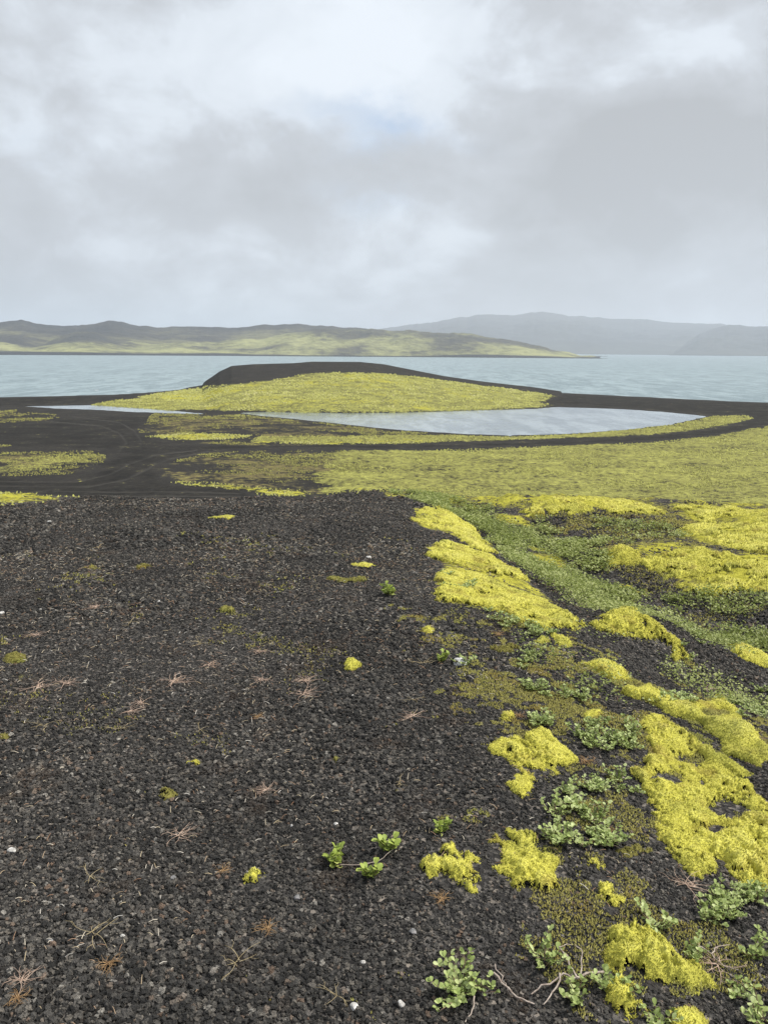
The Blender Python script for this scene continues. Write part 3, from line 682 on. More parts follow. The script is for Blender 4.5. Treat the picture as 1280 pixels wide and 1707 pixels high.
MATS = [
 ([(1065, 1195), (1100, 1193), (1130, 1212), (1180, 1240), (1220, 1275), (1250, 1310), (1290, 1345), (1310, 1430), (1285, 1450), (1270, 1485), (1245, 1480), (1222, 1448), (1185, 1425), (1170, 1468), (1148, 1462), (1110, 1420), (1090, 1400), (1100, 1380), (1092, 1350), (1068, 1312), (1050, 1290), (1075, 1265), (1070, 1230)],
  'largest yellow moss mat, a tongue with dark holes down the right slope', dict(th=.04, loose=.12, holes=[(1110, 1299, 24, 9), (1148, 1268, 26, 7), (1213, 1352, 28, 13), (1192, 1384, 18, 8)])),
 ([(815, 1240), (850, 1222), (870, 1236), (895, 1218), (925, 1235), (948, 1265), (930, 1288), (905, 1290), (888, 1302), (870, 1332), (848, 1322), (862, 1282), (838, 1258), (815, 1256)],
  'ragged forked yellow moss patch left of the biggest mat', dict(th=.035, loose=.1)),
 ([(690, 1432), (740, 1410), (790, 1412), (812, 1435), (815, 1470), (790, 1492), (750, 1482), (700, 1455)],
  'loose rounded yellow moss clump, leftmost of the low row', dict(th=.03, loose=.45)),
 ([(820, 1392), (880, 1388), (900, 1415), (935, 1440), (958, 1480), (945, 1512), (905, 1502), (870, 1492), (830, 1462), (818, 1425)],
  'loose yellow moss patch in the middle of the low row', dict(th=.035, loose=.35)),
 ([(975, 1470), (1030, 1458), (1058, 1480), (1052, 1512), (1020, 1520), (980, 1505)],
  'thin yellow moss clump at the right end of the low row', dict(th=.025, loose=.5)),
 ([(1000, 1545), (1060, 1533), (1100, 1570), (1140, 1600), (1182, 1642), (1160, 1658), (1120, 1645), (1080, 1652), (1040, 1640), (1003, 1620)],
  'thick four-sided yellow moss cushion above the bare pale twigs', dict(th=.05, loose=.12)),
 ([(1005, 1630), (1050, 1640), (1075, 1690), (1095, 1725), (1025, 1725), (1015, 1680)],
  'yellow moss tongue just below the thick four-sided cushion', dict(th=.04, loose=.1, edge=.012)),
 ([(1115, 1690), (1150, 1678), (1180, 1695), (1185, 1725), (1110, 1725)],
  'small yellow moss clump cut by the bottom edge', dict(th=.03, edge=.006)),
 ([(962, 1106), (990, 1102), (1050, 1122), (1064, 1140), (1020, 1137), (985, 1120)],
  'narrow yellow moss sliver below the undercut cushion', dict(th=.04)),
 ([(1035, 1155), (1080, 1152), (1130, 1175), (1200, 1165), (1230, 1190), (1272, 1250), (1265, 1278), (1240, 1270), (1200, 1230), (1160, 1205), (1120, 1195), (1080, 1168)],
  'long curved yellow moss band above the biggest mat', dict(th=.05, holes=[(1190, 1190, 25, 7)])),
 ([(728, 957), (770, 950), (800, 958), (850, 983), (900, 1000), (940, 1020), (970, 1032), (955, 1046), (890, 1048), (850, 1028), (800, 1012), (765, 1008), (725, 1000)],
  'wide bright yellow moss mat on the bank crest', dict(th=.04, edge=.022, loose=.2)),
 ([(708, 912), (740, 904), (780, 918), (830, 933), (868, 953), (868, 965), (820, 957), (760, 942), (718, 930)],
  'yellow moss strip just above the wide mat on the bank crest', dict(th=.04, edge=.022, loose=.2)),
 ([(695, 850), (740, 849), (785, 880), (818, 920), (795, 918), (745, 888), (690, 876)],
  'thin yellow moss ribbon along the upper bank edge', dict(th=.04, edge=.022, loose=.2)),
 ([(985, 1040), (1040, 1018), (1090, 1033), (1130, 1062), (1147, 1098), (1128, 1112), (1105, 1080), (1060, 1062), (1000, 1052)],
  'undercut yellow moss cushion with a dark hollow beneath it', dict(th=.08, edge=.016, loose=.05)),
 ([(916, 1058), (945, 1062), (957, 1080), (930, 1078)], 'small yellow moss knob left of the undercut cushion', dict(th=.04, edge=.01)),
 ([(1212, 1077), (1250, 1083), (1290, 1105), (1290, 1120), (1240, 1102), (1215, 1086)], 'yellow moss sliver at the right edge beside the gully', dict(th=.06, edge=.012)),
 ([(1003, 928), (1035, 917), (1066, 925), (1064, 940), (1010, 947)], 'domed yellow moss hummock at the left end of the far mound', dict(th=.14, edge=.012)),
 ([(1075, 932), (1150, 912), (1230, 925), (1300, 940), (1300, 990), (1220, 986), (1150, 992), (1105, 970)], 'broad bright yellow moss face of the far mound', dict(th=.05, edge=.02, loose=.28, holes=[(1220, 962, 16, 5)])),
 ([(843, 853), (905, 832), (1000, 832), (1090, 846), (1120, 862), (1060, 858), (1000, 850), (930, 862), (870, 864)], 'yellow moss cap along the left end of the far mound crest', dict(th=.05, edge=.02, loose=.36)),
 ([(1110, 846), (1190, 843), (1300, 856), (1300, 932), (1230, 918), (1165, 904), (1135, 890), (1165, 872)], 'yellow moss blanket over the right end of the far mound crest', dict(th=.05, edge=.02, loose=.34, holes=[(1215, 868, 25, 4)])),
]
for pts, lab, kw in MATS: build_moss('moss_mat', pts, lab, **kw)
SMALL = [  # px, py, half width, half height, label, thickness, looseness, dull
 (25, 1098, 22, 8, 'dark-edged moss lump at the left edge of the gravel', .03, 0, 1), (588, 1110, 15, 10, 'single bright yellow moss ball alone on the open gravel', .04, 0, 0),
 (372, 863, 26, 3, 'thin yellow moss streak near the far gravel edge', .015, .25, 0), (602, 943, 22, 3, 'thin yellow moss streak beside a white stone', .015, .2, 0),
 (580, 967, 40, 4, 'flat faded moss smear on the gravel below the streak', .02, .3, 1), (325, 1272, 10, 4, 'tiny yellow moss fleck in the middle of the gravel', .015, 0, 0),
 (280, 1326, 20, 12, 'dull green moss tuft on the left gravel', .03, .2, 1), (430, 1470, 26, 20, 'fluffy yellow-green moss tuft left of the creeping willow', .03, .5, 0),
 (715, 1052, 14, 7, 'small yellow moss button under the wide bank mat', .03, 0, 0), (848, 1196, 16, 7, 'small yellow moss pad above the forked patch', .03, .1, 0),
 (985, 1192, 18, 8, 'small yellow moss pad beside green willow above the mat', .035, 0, 0), (378, 1018, 18, 5, 'low olive moss smear on the upper gravel', .025, 0, 1),
 (237, 945, 14, 5, 'small olive moss spot on the far gravel', .03, .1, 1), (153, 946, 18, 4, 'flat pale moss spot on the far left gravel', .025, .1, 1),
 (5, 1228, 12, 6, 'green moss bit cut by the left edge', .025, .1, 1), (840, 1080, 30, 8, 'orange-tinged moss smear between gravel and bank', .03, .3, 1),
 (560, 1410 - 145, 9, 4, 'minute moss dot on the central gravel', .012, .2, 1), (735, 1500, 28, 14, 'sparse brownish moss below the leftmost clump', .02, .55, 1),
 (905, 1068, 16, 6, 'yellow moss fleck under the wide bank mat', .03, .1, 0), (1000, 1440, 22, 10, 'small broken moss bit among willow leaves', .02, .4, 0),
 (1010, 1305, 36, 12, 'faded moss mixed with willow left of the biggest mat', .02, .45, 1), (960, 1345, 30, 14, 'faded moss mixed with willow above the low row', .02, .5, 1), (1060, 1420, 30, 12, 'rusty faded moss at the foot of the biggest mat', .02, .5, 1)]
for px, py, hw, hh, lab, th, lo, dull in SMALL:
    q = [(px + hw * math.cos(t) * random.uniform(.75, 1.1), py + hh * math.sin(t) * random.uniform(.75, 1.1)) for t in np.linspace(0, 6.28, 11)[:-1]]
    build_moss('moss_cushion', q, lab, th=th, loose=lo, mat=MOSS_DULL if dull else MOSS, edge=.008, group='small moss cushions')
build_gravel()

# ------------------------------------------------------------------ plants
def leaf_geo(acc, p, d, up, ln, wd, tone):
    d = d / np.linalg.norm(d); s = np.cross(d, up); s /= np.linalg.norm(s) + 1e-9; n = np.cross(s, d)
    V, Fc, T = acc; b = len(V)
    for t, wv, h in ((0, 0, 0), (.3, -.30, .05), (.3, 0, -.03), (.3, .30, .05), (.68, -.42, .06), (.68, 0, -.02), (.68, .42, .06), (.9, -.24, -.02), (.9, 0, -.05), (.9, .24, -.02), (1, 0, -.10)):
        V.append(p + d * ln * t + s * wd * wv + n * ln * h); T.append(min(1, max(0, tone + (.12 if wv == 0 else 0))))
    for f in ((0, 2, 1), (0, 3, 2), (1, 2, 5, 4), (2, 3, 6, 5), (4, 5, 8, 7), (5, 6, 9, 8), (7, 8, 10), (8, 9, 10)): Fc.append([b + i for i in f])
def tube(acc, pts, r0, r1):
    V, Fc = acc; pts = np.array(pts); n = len(pts); b = len(V)
    for i in range(n):
        d = pts[min(i + 1, n - 1)] - pts[max(i - 1, 0)]; d = d / (np.linalg.norm(d) + 1e-9)
        a = np.cross(d, (.31, .2, .93)); a /= np.linalg.norm(a) + 1e-9; c = np.cross(d, a); r = r0 + (r1 - r0) * i / (n - 1)
        for q in range(5): V.append(pts[i] + (a * math.cos(q * 1.2566) + c * math.sin(q * 1.2566)) * r)
    for i in range(n - 1):
        for q in range(5): Fc.append([b + i * 5 + q, b + i * 5 + (q + 1) % 5, b + i * 5 + 5 + (q + 1) % 5, b + i * 5 + 5 + q])
def split_faces(Fc):
    t = [f for f in Fc if len(f) == 3]; q = [f for f in Fc if len(f) == 4]; return [np.array(a, np.int32) for a in (t, q) if a]
def willow_meshes(seed, stems, spread, height, leaf, lime=False, upright=.5):
    r = random.Random(seed); A = ([], [], []); B = ([], [])
    for k in range(stems):
        a = r.uniform(0, 6.283); ln = spread * r.uniform(.25, 1) ; hz = height * r.uniform(.4, 1)
        p0 = np.array([r.gauss(0, .1 * spread), r.gauss(0, .1 * spread), -.005]); pts = []
        for i in range(6):
            t = i / 5; pts.append(p0 + np.array([math.cos(a) * ln * t + r.gauss(0, .04 * spread) * t, math.sin(a) * ln * t + r.gauss(0, .04 * spread) * t, .006 + hz * t ** (1.0 + upright)]))
        tube(B, pts, .0022, .0012)
        base = r.uniform(.2, .8)
        for i in range(1, 6):
            for q in range(3 if i == 5 else 2):
                aa = a + r.uniform(-1.9, 1.9) if i < 5 else r.uniform(0, 6.283)
                d = np.array([math.cos(aa), math.sin(aa), r.uniform(.15, 1.1)])
                leaf_geo(A, pts[i], d, np.array([r.gauss(0, .4), r.gauss(0, .4), 1.0]), leaf * r.uniform(.65, 1.15), leaf * r.uniform(.75, 1.0), base + r.uniform(-.25, .25))
    return (make_mesh('foliage', np.array(A[0]), split_faces(A[1]), LEAF_LIME if lime else LEAF, {'tone': np.array(A[2])}), make_mesh('stems', np.array(B[0]), split_faces(B[1]), STEM))
def place(name, parts, px, py, scale=1.0, rz=None, label=None, cat=None, group=None, P=None):
    g = ground([(px, py)])[0] if P is None else P
    e = bpy.data.objects.new(name, None); COL.objects.link(e); e.location = g; e.empty_display_size = .02
    e.rotation_euler = (0, 0, random.uniform(0, 6.28) if rz is None else rz); e.scale = (scale,) * 3
    for nm, me in parts: link(nm, me, e)
    return tag(e, label, cat, group)
WBIG = [willow_meshes(100 + i, 30, .145, .055, .021) for i in range(3)]
WMID = [willow_meshes(200 + i, 10, .075, .06, .020) for i in range(4)]
WLOW = [willow_meshes(300 + i, 8, .055, .035, .017, upright=.2) for i in range(4)]
WLIME = [willow_meshes(400 + i, 5, .05, .05, .026, True) for i in range(2)]
def wp(k): return [('foliage', k[0]), ('stems', k[1])]
GW = 'dwarf willow plants on the slope'
for kind, px, py, sc, lab in [
    (WBIG[0], 768, 1650, .9, 'largest dwarf willow bush, pale round leaves, at the bottom edge of the gravel'), (WMID[0], 905, 1600, 1.0, 'upright dwarf willow sprig above the bare pale twigs'),
    (WMID[1], 955, 1665, .9, 'dwarf willow sprig growing among the bare pale twigs'), (WMID[2], 1028, 1655, 1.0, 'dwarf willow leaning over the moss tongue at the bottom'),
    (WMID[3], 1090, 1545, 1.0, 'grey-green dwarf willow touching the thick four-sided moss cushion'), (WMID[0], 1185, 1535, .9, 'dwarf willow sprig in the right corner below the biggest mat'),
    (WMID[1], 1158, 1595, .8, 'small dwarf willow sprig right of the thick moss cushion'), (WMID[2], 1255, 1595, 1.0, 'round-leaved dwarf willow at the right edge below the biggest mat'),
    (WLOW[0], 1225, 1660, .9, 'little dwarf willow sprout near the bottom right corner'), (WMID[3], 1275, 1705, 1.1, 'dwarf willow cut by the bottom right corner'),
    (WLOW[1], 1095, 1705, 1.1, 'dwarf willow sprout between the moss tongues at the bottom edge'), (WLIME[0], 645, 1418, 1.0, 'lime-green willow shoot standing on open gravel'),
    (WLIME[1], 562, 1440, 1.0, 'creeping lime-green willow shoot, leftmost on the gravel'), (WLIME[0], 615, 1462, .9, 'lime-green willow shoot with red stem between two others'),
    (WLIME[1], 738, 1388, .8, 'tiny yellow-green sprout above the leftmost moss clump'), (WLOW[2], 775, 1108, 1.3, 'grey willow tuft around the black and white stone'),
    (WLIME[0], 735, 1104, 1.1, 'bright green willow tuft left of the black and white stone'), (WLIME[1], 648, 992, 1.6, 'green willow tuft on the gravel left of the wide bank mat')]:
    place('dwarf_willow', wp(kind), px, py, sc * (.88 if py > 1500 else 1), label=lab, cat='shrub', group=GW)
def scatter(area, n, kinds, smin, smax, lab):
    P = poly([tuple(p) for p in area]); lo, hi = P.min(0), P.max(0); c = 0; tries = 0; n = int(n * 1.6)
    while c < n and tries < 4000:
        tries += 1; x, y = rng.uniform(lo[0], hi[0]), rng.uniform(lo[1], hi[1])
        if sdf(P, np.array([x]), np.array([y]))[0] < 0: continue
        c += 1
        place('dwarf_willow', wp(random.choice(kinds)), 0, 0, random.uniform(smin, smax), label=lab, cat='shrub', group=GW, P=(x, y, H([x], [y])[0] + .006))
SM = WLOW + WMID
scatter([(890, 1360), (960, 1340), (1000, 1370), (1040, 1410), (960, 1420), (900, 1410)], 11, SM, .6, .9, 'small grey-green dwarf willow in the leafy band above the low moss row')
scatter([(940, 1310), (1020, 1290), (1060, 1320), (1010, 1370), (960, 1350)], 5, SM, .5, .8, 'small dwarf willow in the gap left of the biggest mat')
scatter([(960, 1235), (1000, 1205), (1065, 1205), (1068, 1250), (1000, 1255)], 9, SM, .6, 1.0, 'grey-green dwarf willow at the upper left corner of the biggest mat')
scatter([(870, 1140), (960, 1150), (980, 1165), (900, 1175)], 6, SM, .6, .9, 'dwarf willow in the thin row below the bank mats')
scatter([(860, 1080), (890, 1095), (880, 1125), (855, 1105)], 3, SM, .6, .9, 'dwarf willow on the gravel under the small moss knob')
scatter([(1075, 1150), (1110, 1150), (1150, 1175), (1100, 1180)], 5, SM, .6, .9, 'dwarf willow growing through the long curved moss band')
scatter([(1190, 1140), (1290, 1150), (1290, 1220), (1230, 1200)], 10, SM, .6, .9, 'dwarf willow on the dark slope right of the long curved moss band')
scatter([(890, 1190), (920, 1200), (910, 1220), (885, 1215)], 3, SM, .7, .9, 'dwarf willow just above the forked moss patch')
scatter([(1150, 1500), (1280, 1490), (1285, 1560), (1200, 1560)], 9, SM, .6, .9, 'dwarf willow among twigs below the foot of the biggest mat')
scatter([(740, 960), (790, 970), (770, 1000), (730, 990)], 5, WLOW, .9, 1.3, 'silvery dwarf willow at the left end of the wide bank mat')
scatter([(790, 1010), (880, 1050), (960, 1060), (860, 1060)], 7, SM, .7, 1.0, 'dwarf willow in the shade under the wide bank mat')
scatter([(1150, 1050), (1100, 1100), (1150, 1110), (1180, 1080)], 5, SM, .7, 1.0, 'dwarf willow beside the undercut moss cushion')

def gully_carpet():
    A = ([], [], []); r = random.Random(5); plan = []
    for P, n, off in ((GULLY, 11000, .035), (zone([(1000, 985), (1100, 995), (1290, 995), (1310, 1100), (1200, 1082), (1060, 1018)]), 1500, -.02), (zone([(890, 868), (1000, 870), (1120, 880), (1140, 908), (1000, 908), (950, 900)]), 900, -.06), (zone([(880, 1060), (990, 1060), (1110, 1120), (1280, 1160), (1290, 1230), (1060, 1150), (960, 1170), (880, 1130)]), 900, -.08)):
        lo, hi = P.min(0), P.max(0); x = rng.uniform(lo[0], hi[0], n); y = rng.uniform(lo[1], min(hi[1], 17), n); sd_ = sdf(P, x, y)
        k = (sd_ > -.1) & (fbm(x, y, 1.6, 3, 8) + .4 * fbm(x, y, 6, 2, 18) > -off - .25 * np.clip(sd_, -1, .5) * (off > 0)); plan += list(zip(x[k], y[k]))
    px_, py_ = np.array(plan).T; gm = np.max([sdf(P, px_, py_) for P in GULLY_MOSS], 0) + fbm(px_, py_, 2.5, 3, 44) * .5; pk = (gm < 0) | (rng.random(len(gm)) < .2)
    plan = [q for q, k in zip(plan, pk) if k]
    for x, y in plan:
        z = H([x], [y])[0]; base = r.uniform(.15, .8) + .9 * fbm(np.array([x]), np.array([y]), 1.1, 3, 9)[0]
        for k in range(11):
            a = r.uniform(0, 6.28); q = np.array([x + r.gauss(0, .05), y + r.gauss(0, .05), z + r.uniform(.01, .09)])
            ln = r.uniform(.02, .038) * min(1.1, max(.5, math.hypot(x, y) / 9))
            leaf_geo(A, q, np.array([math.cos(a), math.sin(a), r.uniform(.1, .9)]), np.array([r.gauss(0, .4), r.gauss(0, .4), 1.0]), ln, ln * .85, base + r.uniform(-.3, .3))
    m = leaf_material('gully_leaf', (.12, .15, .025), (.235, .28, .06), (.38, .41, .15))
    tag(link('willow_foliage', make_mesh('willow_foliage', np.array(A[0]), split_faces(A[1]), m, {'tone': np.array(A[2])})), 'green carpet of low willow filling the gully behind the bank', 'ground cover', kind='stuff')
gully_carpet()

# withered plants, straw, twigs
def spider(seed, n, ln, mat, lift=.25, r0=.0016):
    r = random.Random(seed); B = ([], [])
    for k in range(n):
        a = r.uniform(0, 6.283); l_ = ln * r.uniform(.35, 1); el = r.uniform(0, lift); cv = r.gauss(0, .9); pts = []
        p = np.array([r.gauss(0, .006), r.gauss(0, .006), .002])
        for i in range(6):
            pts.append(p); aa = a + cv * i / 5
            p = p + np.array([math.cos(aa), math.sin(aa), el * (1 - i / 3.2)]) * l_ / 5
        tube(B, pts, r0 * r.uniform(.7, 1.4), r0 * .4)
        if r.random() < .6:
            a2 = a + r.choice((-.8, .8)); q = pts[3]; tube(B, [q, q + np.array([math.cos(a2), math.sin(a2), .15]) * l_ * .3, q + np.array([math.cos(a2 + .3), math.sin(a2 + .3), .1]) * l_ * .5], r0 * .7, r0 * .3)
    return make_mesh('withered_plant', np.array(B[0]), split_faces(B[1]), mat)
SPI = [spider(i, 16 + 2 * i, .085, DRY, .12, .0010) for i in range(5)]; STW = [spider(20 + i, 7, .07, STRAW, .7, .0007) for i in range(3)]; RUS = [spider(30 + i, 26, .045, RUST, .6, .0008) for i in range(3)]
for i, (px, py, sc, pool, lab) in enumerate([
    (290, 1138, 1.3, SPI, 'widest flat withered pinkish plant on the middle gravel'), (432, 1088, 1.0, SPI, 'withered pinkish plant, farthest of the middle group'), (435, 1135, 1.0, SPI, 'withered pink rosette just right of the widest flat one'),
    (510, 1138, 1.1, SPI, 'withered plant, upper of two close together right of the rosette'), (508, 1160, 1.2, SPI, 'withered branching plant, lower of two close together'), (65, 1148, 1.2, SPI, 'withered pink plant below the moss lump at the left edge'), (112, 1142, 1.2, SPI, 'second withered pink plant below the left moss lump, nearer the middle'),
    (335, 1075, 1.3, STW, 'bent pale straw lying on the upper gravel'), (350, 1110, 1.0, SPI, 'tiny withered plant above the widest flat one'), (690, 1170, 1.0, STW, 'pale straw below the black and white stone'), (688, 1196, 1.1, SPI, 'withered pink plant near the gravel and bank boundary'),
    (180, 1614, 1.0, RUS, 'rusty orange dead tuft at the lower left'), (152, 1466, 1.0, STW, 'straw tuft on the left gravel'), (155, 1562, 1.3, STW, 'forked pale straw standing at the lower left'), (38, 1640, .7, SPI, 'withered reddish plant in the lower left corner'), (30, 1668, .9, RUS, 'brown dead tuft in the bottom left corner'),
    (395, 1610, 1.1, STW, 'long thin straw at the bottom of the gravel'), (445, 1552, 1.0, RUS, 'orange-brown dead tuft below the fluffy moss tuft'), (668, 1312, .9, STW, 'yellowish straw tuft on the right of the open gravel'), (372, 1455, .8, RUS, 'small rusty tuft left of the fluffy moss tuft'),
    (445, 1320, .8, SPI, 'small withered plant in the centre of the lower gravel'), (300, 1396, .9, SPI, 'small tan withered plant on the lower left gravel'), (235, 1350 - 177, .9, SPI, 'small orange-tan withered bit below the widest flat one'), (220, 1188, .8, SPI, 'small tan withered bit left of centre'), (428, 1198, .9, RUS, 'small orange dead tuft on the middle gravel'),
    (75, 1212, 1.2, STW, 'thin crossed straws at the left gravel'), (200, 1218, 1.1, STW, 'thin crossed straws nearer the middle'), (335, 1220, 1.0, STW, 'single upright straw in the middle gravel'), (218, 1040, 1.2, STW, 'pale straw bundle on the upper left gravel'), (62, 1060, 1.0, SPI, 'small pink withered plant at the upper left'), (162, 1013, 1.1, SPI, 'small withered plant on the far left gravel'), (165, 915, 1.6, STW, 'long straw near the far gravel edge'),
    (735, 1502, 1.0, RUS, 'orange dead tuft below the leftmost moss clump'), (1150, 1480, 1.2, DRY and SPI, 'dry pinkish twigs at the foot of the biggest mat'), (1190, 1610, 1.1, SPI, 'dry reddish twigs beside the right-hand willows'), (1180, 1150, 1.4, SPI, 'dry pink twigs on the dark slope below the gully'), (1255, 1230, 1.2, SPI, 'dry twigs at the right edge by the curved band'), (865, 1195, 1.1, RUS, 'brown dead tuft above the forked moss patch'), (975, 1272, 1.3, RUS, 'red-brown dead patch right of the forked moss'), (1015, 1390, 1.2, RUS, 'rusty dead tuft in the leafy band'), (705, 1108, 1.4, STW, 'pale dead twigs left of the bright green tuft'), (830, 1060, 1.3, RUS, 'orange dead tuft beneath the wide bank mat'), (560, 1375 + 290, .9, STW, 'straw wisps at the bottom centre')]):
    g = ground([(px, py)])[0]
    o = link('withered_plant', random.choice(pool), loc=g + [0, 0, .008]); o.rotation_euler = (0, 0, random.uniform(0, 6.28)); o.scale = (sc,) * 3
    tag(o, lab, 'dead plant', 'withered plants on the gravel')
def litter_material():
    m, t, p = new_mat('litter'); t.put(p.inputs['Base Color'], t.ramp(t.attr('tone'), [(.0, (.22, .12, .07)), (.3, (.36, .25, .17)), (.6, (.46, .38, .24)), (.85, (.58, .52, .42)), (1, (.66, .63, .58))])); return m
def litter():
    B = ([], []); r = random.Random(3); n = 8000; T = []
    rr = np.where(rng.random(n) < .6, np.sqrt(rng.uniform(1.2, 60, n)), np.sqrt(rng.uniform(30, 185, n))); aa = rng.uniform(-.55, .35, n) ; X = rr * np.sin(aa); Y = rr * np.cos(aa); Z = H(X, Y)
    cl_ = fbm(X, Y, 1.2, 3, 91)
    for i in range(n):
        if cl_[i] < -.06: continue
        a = r.uniform(0, 6.28); l_ = r.uniform(.005, .024) * (1 + rr[i] * .08); rad = .0008 * (1 + rr[i] * .2)
        p = np.array([X[i], Y[i], Z[i] + .012]); d = np.array([math.cos(a), math.sin(a), r.uniform(-.1, .5)]); k = len(B[0])
        tube(B, [p, p + d * l_ * .5 + [0, 0, .003], p + d * l_], rad, rad * .6); T += [r.random()] * (len(B[0]) - k)
    tag(link('plant_litter', make_mesh('plant_litter', np.array(B[0]), split_faces(B[1]), litter_material(), {'tone': np.array(T)})), 'scattered dry straw bits lying over the black gravel', 'litter', kind='stuff')
litter()
def tufts():
    m, t, p = new_mat('meadow_tufts')
    t.put(p.inputs['Base Color'], t.ramp(t.attr('tone'), [(.0, (.055, .05, .03)), (.3, (.15, .14, .05)), (.55, (.255, .255, .072)), (.8, (.37, .37, .105)), (1, (.42, .395, .20))])); p.inputs['Roughness'].default_value = 1
    zones = [(P, 1.0, .56) for P in Z_MEADOW] + [(P, .8, .72) for P in Z_BRIGHT[:5]] + [(P, k * .75, .45) for P, k in Z_BROWN[:5]] + [(P, .7, .5) for P in Z_PATCH] + [(Z_HEAD, .25, .66)]
    XS, YS_, TS, SS = [], [], [], []
    zones[:] = [(P, d, (.30 if any(P is q for q, _ in Z_BROWN) else tn)) for P, d, tn in zones]
    for P, dens, tn in zones:
        lo, hi = P.min(0), P.max(0); lo[0] = max(lo[0], -95); hi[0] = min(hi[0], 95)
        n = int(min(150000, max(0, (hi - lo).prod()) * 26))
        # thin out with distance: far tufts are larger and fewer
        x = rng.uniform(lo[0], hi[0], n); y = rng.uniform(lo[1], hi[1], n)
        k = (np.abs(x) < .62 * y) & (rng.random(n) < np.clip(45 / np.maximum(y, 1), .2, 1)); x, y = x[k], y[k]
        q = fbm(x, y, .45, 3, 31) + .6 * fbm(x, y, 2.1, 3, 32) + (1.3 * fbm(x, y, .13, 3, 33) - .08 if tn < .4 else 0)
        k = (sdf(P, x, y) > -.3) & (q > .12 - dens * .38)
        for Q_ in Z_TRACK + Z_SAND: k &= sdf_box(Q_, x, y, 1) < .05
        k &= (sdf_box(POND, x, y, 3) < -.8) & (sdf_box(STREAM, x, y, 3) < -.5)
        x, y, q = x[k], y[k], q[k]
        XS.append(x); YS_.append(y); SS.append(np.maximum(.045, y * .0011) * rng.uniform(.6, 1.8, len(x))); TS.append(np.clip(tn + q * .5 + rng.normal(0, .09, len(x)), 0, 1))
    x = np.concatenate(XS); y = np.concatenate(YS_); sz = np.concatenate(SS); tn = np.concatenate(TS); z = H(x, y); n = len(x)
    far_ = sstep(20, 32, y); z = z + far_ * (np.abs(fbm(x, y, 1.3, 3, 21)) * .3) * .8
    th0 = rng.uniform(0, 6.28, n); vs = []
    for a in range(4): vs.append(np.stack([x + np.cos(th0 + a * 1.571) * sz * .8, y + np.sin(th0 + a * 1.571) * sz * .8, z - .03], 1))
    vs.append(np.stack([x + rng.normal(0, .3, n) * sz, y + rng.normal(0, .3, n) * sz, z + sz * rng.uniform(.5, 1.0, n)], 1))
    V = np.stack(vs, 1).reshape(-1, 3); o0 = np.arange(n)[:, None] * 5
    T = np.concatenate([o0 + np.array([[a, (a + 1) % 4, 4]]) for a in range(4)])
    print('tufts', n)
    tag(link('moss_tufts', make_mesh('moss_tufts', V, T, m, {'tone': np.repeat(tn, 5)})), 'uncountable low moss and grass tufts over the flats', 'ground cover', kind='stuff')
tufts()
def sprigs():
    x = np.zeros(0); y = np.zeros(0)
    for area, n, th_ in (([(660, 1000), (760, 1010), (860, 1040), (960, 1050), (1080, 1110), (1180, 1150), (1285, 1250), (1290, 1720), (640, 1720), (700, 1530), (680, 1440), (800, 1330), (800, 1230), (700, 1100)], 240000, .10), ([(850, 838), (1290, 850), (1300, 1110), (1150, 1040), (1000, 960), (920, 890)], 70000, -.02)):
        P = poly(area); lo, hi = P.min(0), P.max(0)
        u = rng.uniform(lo[0], hi[0], n); v = rng.uniform(lo[1], hi[1], n); d = sdf(P, u, v)
        q = fbm(u, v, 3.2, 4, 61) + .6 * fbm(u, v, 16, 3, 62) + .06 * np.clip(d / .15, -3, 1)
        k = (d > -.5) & (q > th_ + .14 * (.7 - np.clip(d, 0, .7))); x = np.r_[x, u[k]]; y = np.r_[y, v[k]]
    x2 = rng.uniform(-2.6, 1.2, 70000); y2 = rng.uniform(1.3, 8, 70000); k2 = fbm(x2, y2, 2.6, 4, 71) + .5 * fbm(x2, y2, 20, 2, 72) > .245
    x = np.r_[x, x2[k2]]; y = np.r_[y, y2[k2]]; n = len(x); z = H(x, y) + .006
    d = np.hypot(x, y); sz = np.maximum(.0042, d * .0013) * rng.uniform(.6, 1.5, n); th0 = rng.uniform(0, 6.28, n); vs = []
    for a in range(3): vs.append(np.stack([x + np.cos(th0 + a * 2.094) * sz * .55, y + np.sin(th0 + a * 2.094) * sz * .5, z - .002], 1))
    vs.append(np.stack([x + rng.normal(0, .5, n) * sz, y + rng.normal(0, .5, n) * sz, z + sz * rng.uniform(.6, 1.3, n)], 1))
    V = np.stack(vs, 1).reshape(-1, 3); o0 = np.arange(n)[:, None] * 4
    T = np.concatenate([o0 + np.array([[0, 1, 3]]), o0 + np.array([[1, 2, 3]]), o0 + np.array([[2, 0, 3]])])
    tag(link('moss_sprigs', make_mesh('moss_sprigs', V, T, MOSS_DULL, {'tone': np.repeat(np.clip(rng.normal(.55, .2, n), 0, 1), 4)})), 'sparse crumbs of yellow-green moss between the cushions', 'moss', kind='stuff')
sprigs()
def branch(name, chains, label):
    B = ([], [])
    for pts, r0, r1 in chains:
        g = ground([(p[0], p[1]) for p in pts]); g[:, 2] += [p[2] for p in pts]
        k = []
        for a, b in zip(g[:-1], g[1:]):
            for t in (0, .33, .66): k.append(a + (b - a) * t + np.array([random.gauss(0, .003), random.gauss(0, .003), random.gauss(0, .002)]))
        k.append(g[-1]); tube(B, k, r0, r1)
    V = np.array(B[0]); c = V.mean(0); tag(link(name, make_mesh(name, V - c, split_faces(B[1]), TWIG), loc=c), label, 'twig', 'bare pale willow twigs')
